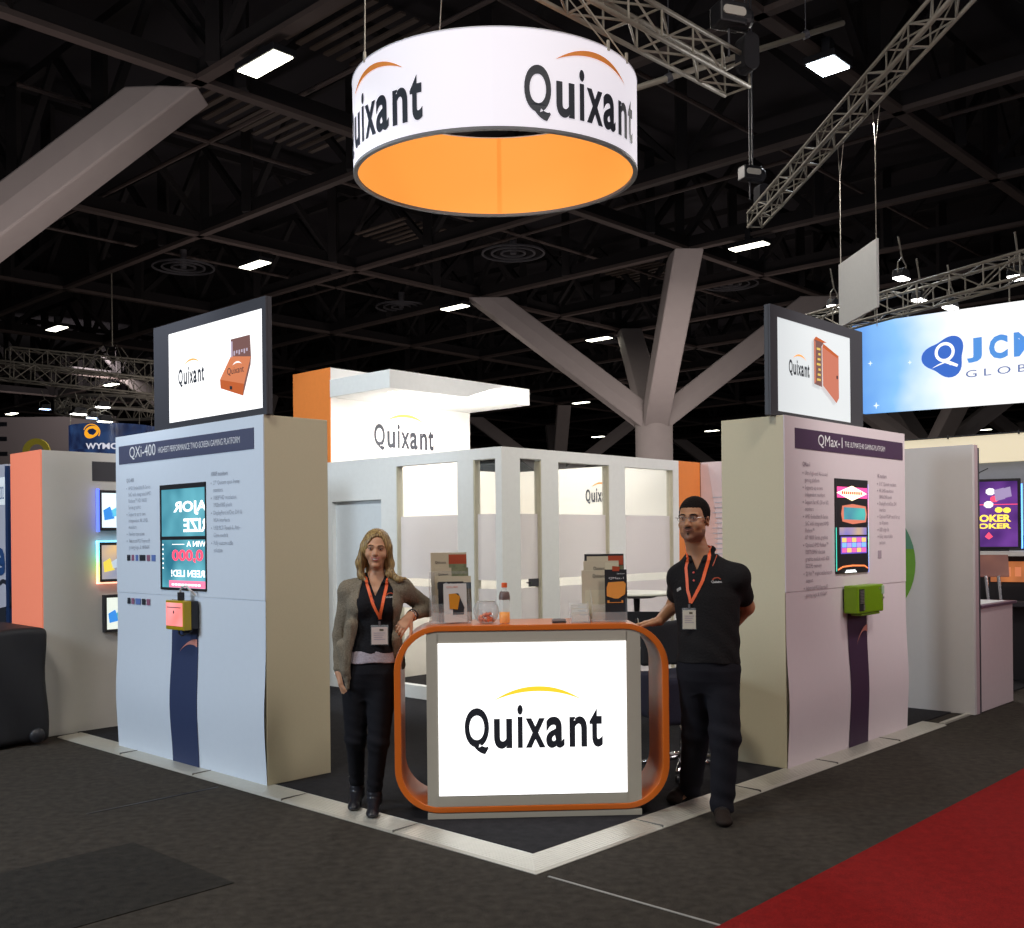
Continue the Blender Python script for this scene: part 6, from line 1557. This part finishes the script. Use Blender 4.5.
for (ax_, ay_, tx, ty, zb) in ((.055, -.060, .038, -.215, .0), (-.062, .33, -.165, .235, PH)):
    F = Field((min(ax_, tx)-.09, min(ay_, ty)-.09, zb-.012), (max(ax_, tx)+.09, max(ay_, ty)+.09, .15), .0038)
    F.add(cone((ax_, ay_+.02, zb+.058), (tx, ty+.03, zb+.036), .050, .038), 0).add(ell((tx, ty+.015, zb+.026), (.048, .058, .030)), .02).add(cone((ax_, ay_, zb+.05), (ax_, ay_, zb+.11), .048, .046), .02)
    F.cut(lambda X, Y, Z: zb+.001-Z); F.wrinkle(lambda X, Y, Z: .0012*np.sin(Y*120)*np.clip((Z-zb-.03)*30, 0, 1)); sh_ = field_obj('shoe', F, SHOE, mo_)
    d = (Vector((tx, ty, 0))-Vector((ax_, ay_, 0))).normalized(); s_ = Vector((-d.y, d.x, 0)); m = MB(); bs = bvh_of(sh_)
    for t in (.35, .5, .65):
        pc = Vector((ax_, ay_, 0)).lerp(Vector((tx, ty, 0)), t); pts = []
        for k in (-.018, -.009, 0, .009, .018):
            q = pc+s_*k; loc, nn, _, _ = bs.ray_cast(Vector((q.x, q.y, .14)), Vector((0, 0, -1)))
            if loc: pts.append(loc+Vector((0, 0, .002)))
        if len(pts) > 2: m.tube(pts, .0018, 6)
    if m.v: m.build('shoelace', M_black, sh_)
bvM = bvh_of(shm); dM = (Matrix.Rotation(YW, 3, 'Z') @ Vector((0, 1, 0)))
def pj(px, z):                                     # a point of the picture's x position on his shirt
    return px
m = MB()
def ribM(pts, w): return ribbon(m, bvM, pts, w, d0=(.0, 1, 0))
hA = ribM([(-.118, 1.475), (-.130, 1.42), (-.128, 1.30), (-.117, 1.245), (-.115, 1.225)], .018)
hB = ribM([(.002, 1.512), (-.012, 1.465), (-.030, 1.41), (-.050, 1.35), (-.090, 1.27), (-.113, 1.225)], .018)
m.tube([(hA[0][0].x, hA[0][0].y, hA[0][0].z), (-.115, .04, 1.535), (-.06, .085, 1.55), (.0, .06, 1.548), (.022, .01, 1.537), (hB[0][0].x, hB[0][0].y, hB[0][0].z)], .006, 6)
m.build('lanyard', LAN, mo_)
p, n = surf(bvM, -.118, 1.16); badge(mo_, Vector((-.125, p.y-.012, 1.185)), n*-1 if False else Vector((-.2, -1, 0)), .072, .105, mat('cream_badge_card', (.62, .58, .48), .5))
m = MB(); text_to(m, 'Quixant', -.004, 1.335, .052, 1.350, 0); m.v = [tuple(surf(bvM, q[0], q[2])[0]+surf(bvM, q[0], q[2])[1]*.0025) for q in m.v]; m.build('shirt_emblem', M_white_ink, mo_)
m = MB(); ribbon(m, bvM, [(.002, 1.354), (.014, 1.364), (.034, 1.366), (.047, 1.357)], .006, off=.003, thick=.001); m.build('emblem_arc', M_rust, mo_)
m = MB(); ribbon(m, bvM, [(.040, 1.490), (.022, 1.460), (.008, 1.430)], .005, off=.0035, thick=.001); m.build('collar_trim', M_rust, mo_)
m = MB(); ribbon(m, bvM, [(-.178, 1.292), (-.160, 1.306)], .016, off=.003, thick=.002); m.build('name_pin', mat('pin_silver', (.6, .6, .6), .3, .6), mo_)
m = MB()
for (x, z) in ((-.093, 1.395), (-.095, 1.350)): loc, nn = surf(bvM, x, z); m.lathe([(0, -.004), (.006, -.003), (.006, .002), (0, .003)], 10, Matrix.Translation(loc+nn*.003) @ nn.to_track_quat('Z', 'Y').to_matrix().to_4x4())
m.build('shirt_button', mat('red_button', (.6, .05, .03), .4), mo_)

# ================================================================== light
def area(name, loc, target, size, power, col, size_y=None, spread=PI):
    l = bpy.data.lights.new(name, 'AREA'); l.energy = power; l.color = col; l.size = size; l.spread = spread
    if size_y: l.shape = 'RECTANGLE'; l.size_y = size_y
    o = bpy.data.objects.new(name, l); COL.objects.link(o); o.location = loc
    o.rotation_euler = (Vector(target)-Vector(loc)).to_track_quat('-Z', 'Y').to_euler(); return o
def spot(name, loc, target, power, col, ang, blend=.6, r=.15):
    l = bpy.data.lights.new(name, 'SPOT'); l.energy = power; l.color = col; l.spot_size = rad(ang); l.spot_blend = blend; l.shadow_soft_size = r
    o = bpy.data.objects.new(name, l); COL.objects.link(o); o.location = loc
    o.rotation_euler = (Vector(target)-Vector(loc)).to_track_quat('-Z', 'Y').to_euler(); return o
w = bpy.data.worlds.new('hall'); S.world = w; w.use_nodes = True
w.node_tree.nodes['Background'].inputs[0].default_value = (.78, .76, .80, 1); w.node_tree.nodes['Background'].inputs[1].default_value = .13
# hall lamps over the aisle, in front of the stand
area('hall_lamp', (-3.5, 1.0, 9.5), (-2.5, 6.5, 0), 1.6, 360, (1, .94, .84))
area('hall_lamp', (4.5, 1.5, 9.5), (3, 7, 0), 1.6, 290, (1, .93, .86))
# unseen floods added to tint the tower fronts, cool at left, rosy at right
area('left_tower_fill', (-7.2, 3.2, 3.6), tuple(W(.15, 3.6, 1.6)), 1.6, 265, (.74, .87, 1))
area('right_tower_fill', (8.2, 4.0, 3.6), tuple(W(3.8, .2, 1.5)), 2.6, 100, (1, .84, .86))
# unseen spots added to brighten the room frame; flood under the long truss
spot('room_frame_fill', (-3.6, 6.0, 6.1), tuple(W(4.2, 4.7, 1.3)), 900, (.88, .95, 1), 54, .5, .2)
spot('room_frame_fill', (5.2, 6.3, 6.1), tuple(W(4.9, 3.3, 1.2)), 800, (1, .97, .92), 54, .5, .2)
area('truss_flood', (4.2, 12.5, 6.5), (2.2, 12.2, 1.0), .5, 80, (1, .95, .9))
# added uplight brightens the canopy underside; then room interior and canopy downlights
area('canopy_fill', W(4.3, 5.0, 2.35), W(4.2, 5.25, 4), .7, 26, (1, .92, .86))
area('room_light', W(4.6, 4.5, 3.1), W(5.2, 5.2, 1.2), .8, 36, (1, .93, .85))
for k in range(3): spot('canopy_spot', W(3.44+.60*k, 5.10, 3.13), W(3.5+.62*k, 5.75, 2.1), 27, (1, .9, .78), 130, 1.0, .06)
# the dazzling floodlight and hall lamps deeper in the hall
spot('flood_beam', W(13.9, 5.3, 9.9), W(13, 5, 0), 900, (.85, .93, 1), 130, .8, .3)
for (u, v) in ((10, 10), (20, 12), (22, 26), (34, 14), (40, 30), (36, 22)): area('deep_lamp', W(u, v, 9.6), W(u, v, 0), 1.2, 500, (1, .92, .84))
area('left_wall_fill', (-22, 55, 11.5), (-27, 62, 6), 2.0, 450, (1, .9, .88))  # added lamp, only there to brighten the far left wall
for (u, v) in ((24, 15), (14, 22), (30, 20), (3, 14), (45, 30)): area('column_fill', W(u, v, 3.4), W(u+1, v+2, 10), 2.5, 130, (1, .88, .84))  # unseen uplights added to lighten the columns and roof beams

vs_ = S.view_settings; S.display_settings.display_device = 'sRGB'
vs_.view_transform = 'Standard'; vs_.look = 'None'; vs_.gamma = 1.0; vs_.exposure = 0.0; vs_.use_curve_mapping = False
S.cycles.max_bounces = 8; S.cycles.transparent_max_bounces = 24; S.cycles.diffuse_bounces = 3; S.cycles.glossy_bounces = 3
S.cycles.sample_clamp_indirect = 4.0; S.cycles.sample_clamp_direct = 0
S.cycles.use_denoising = True
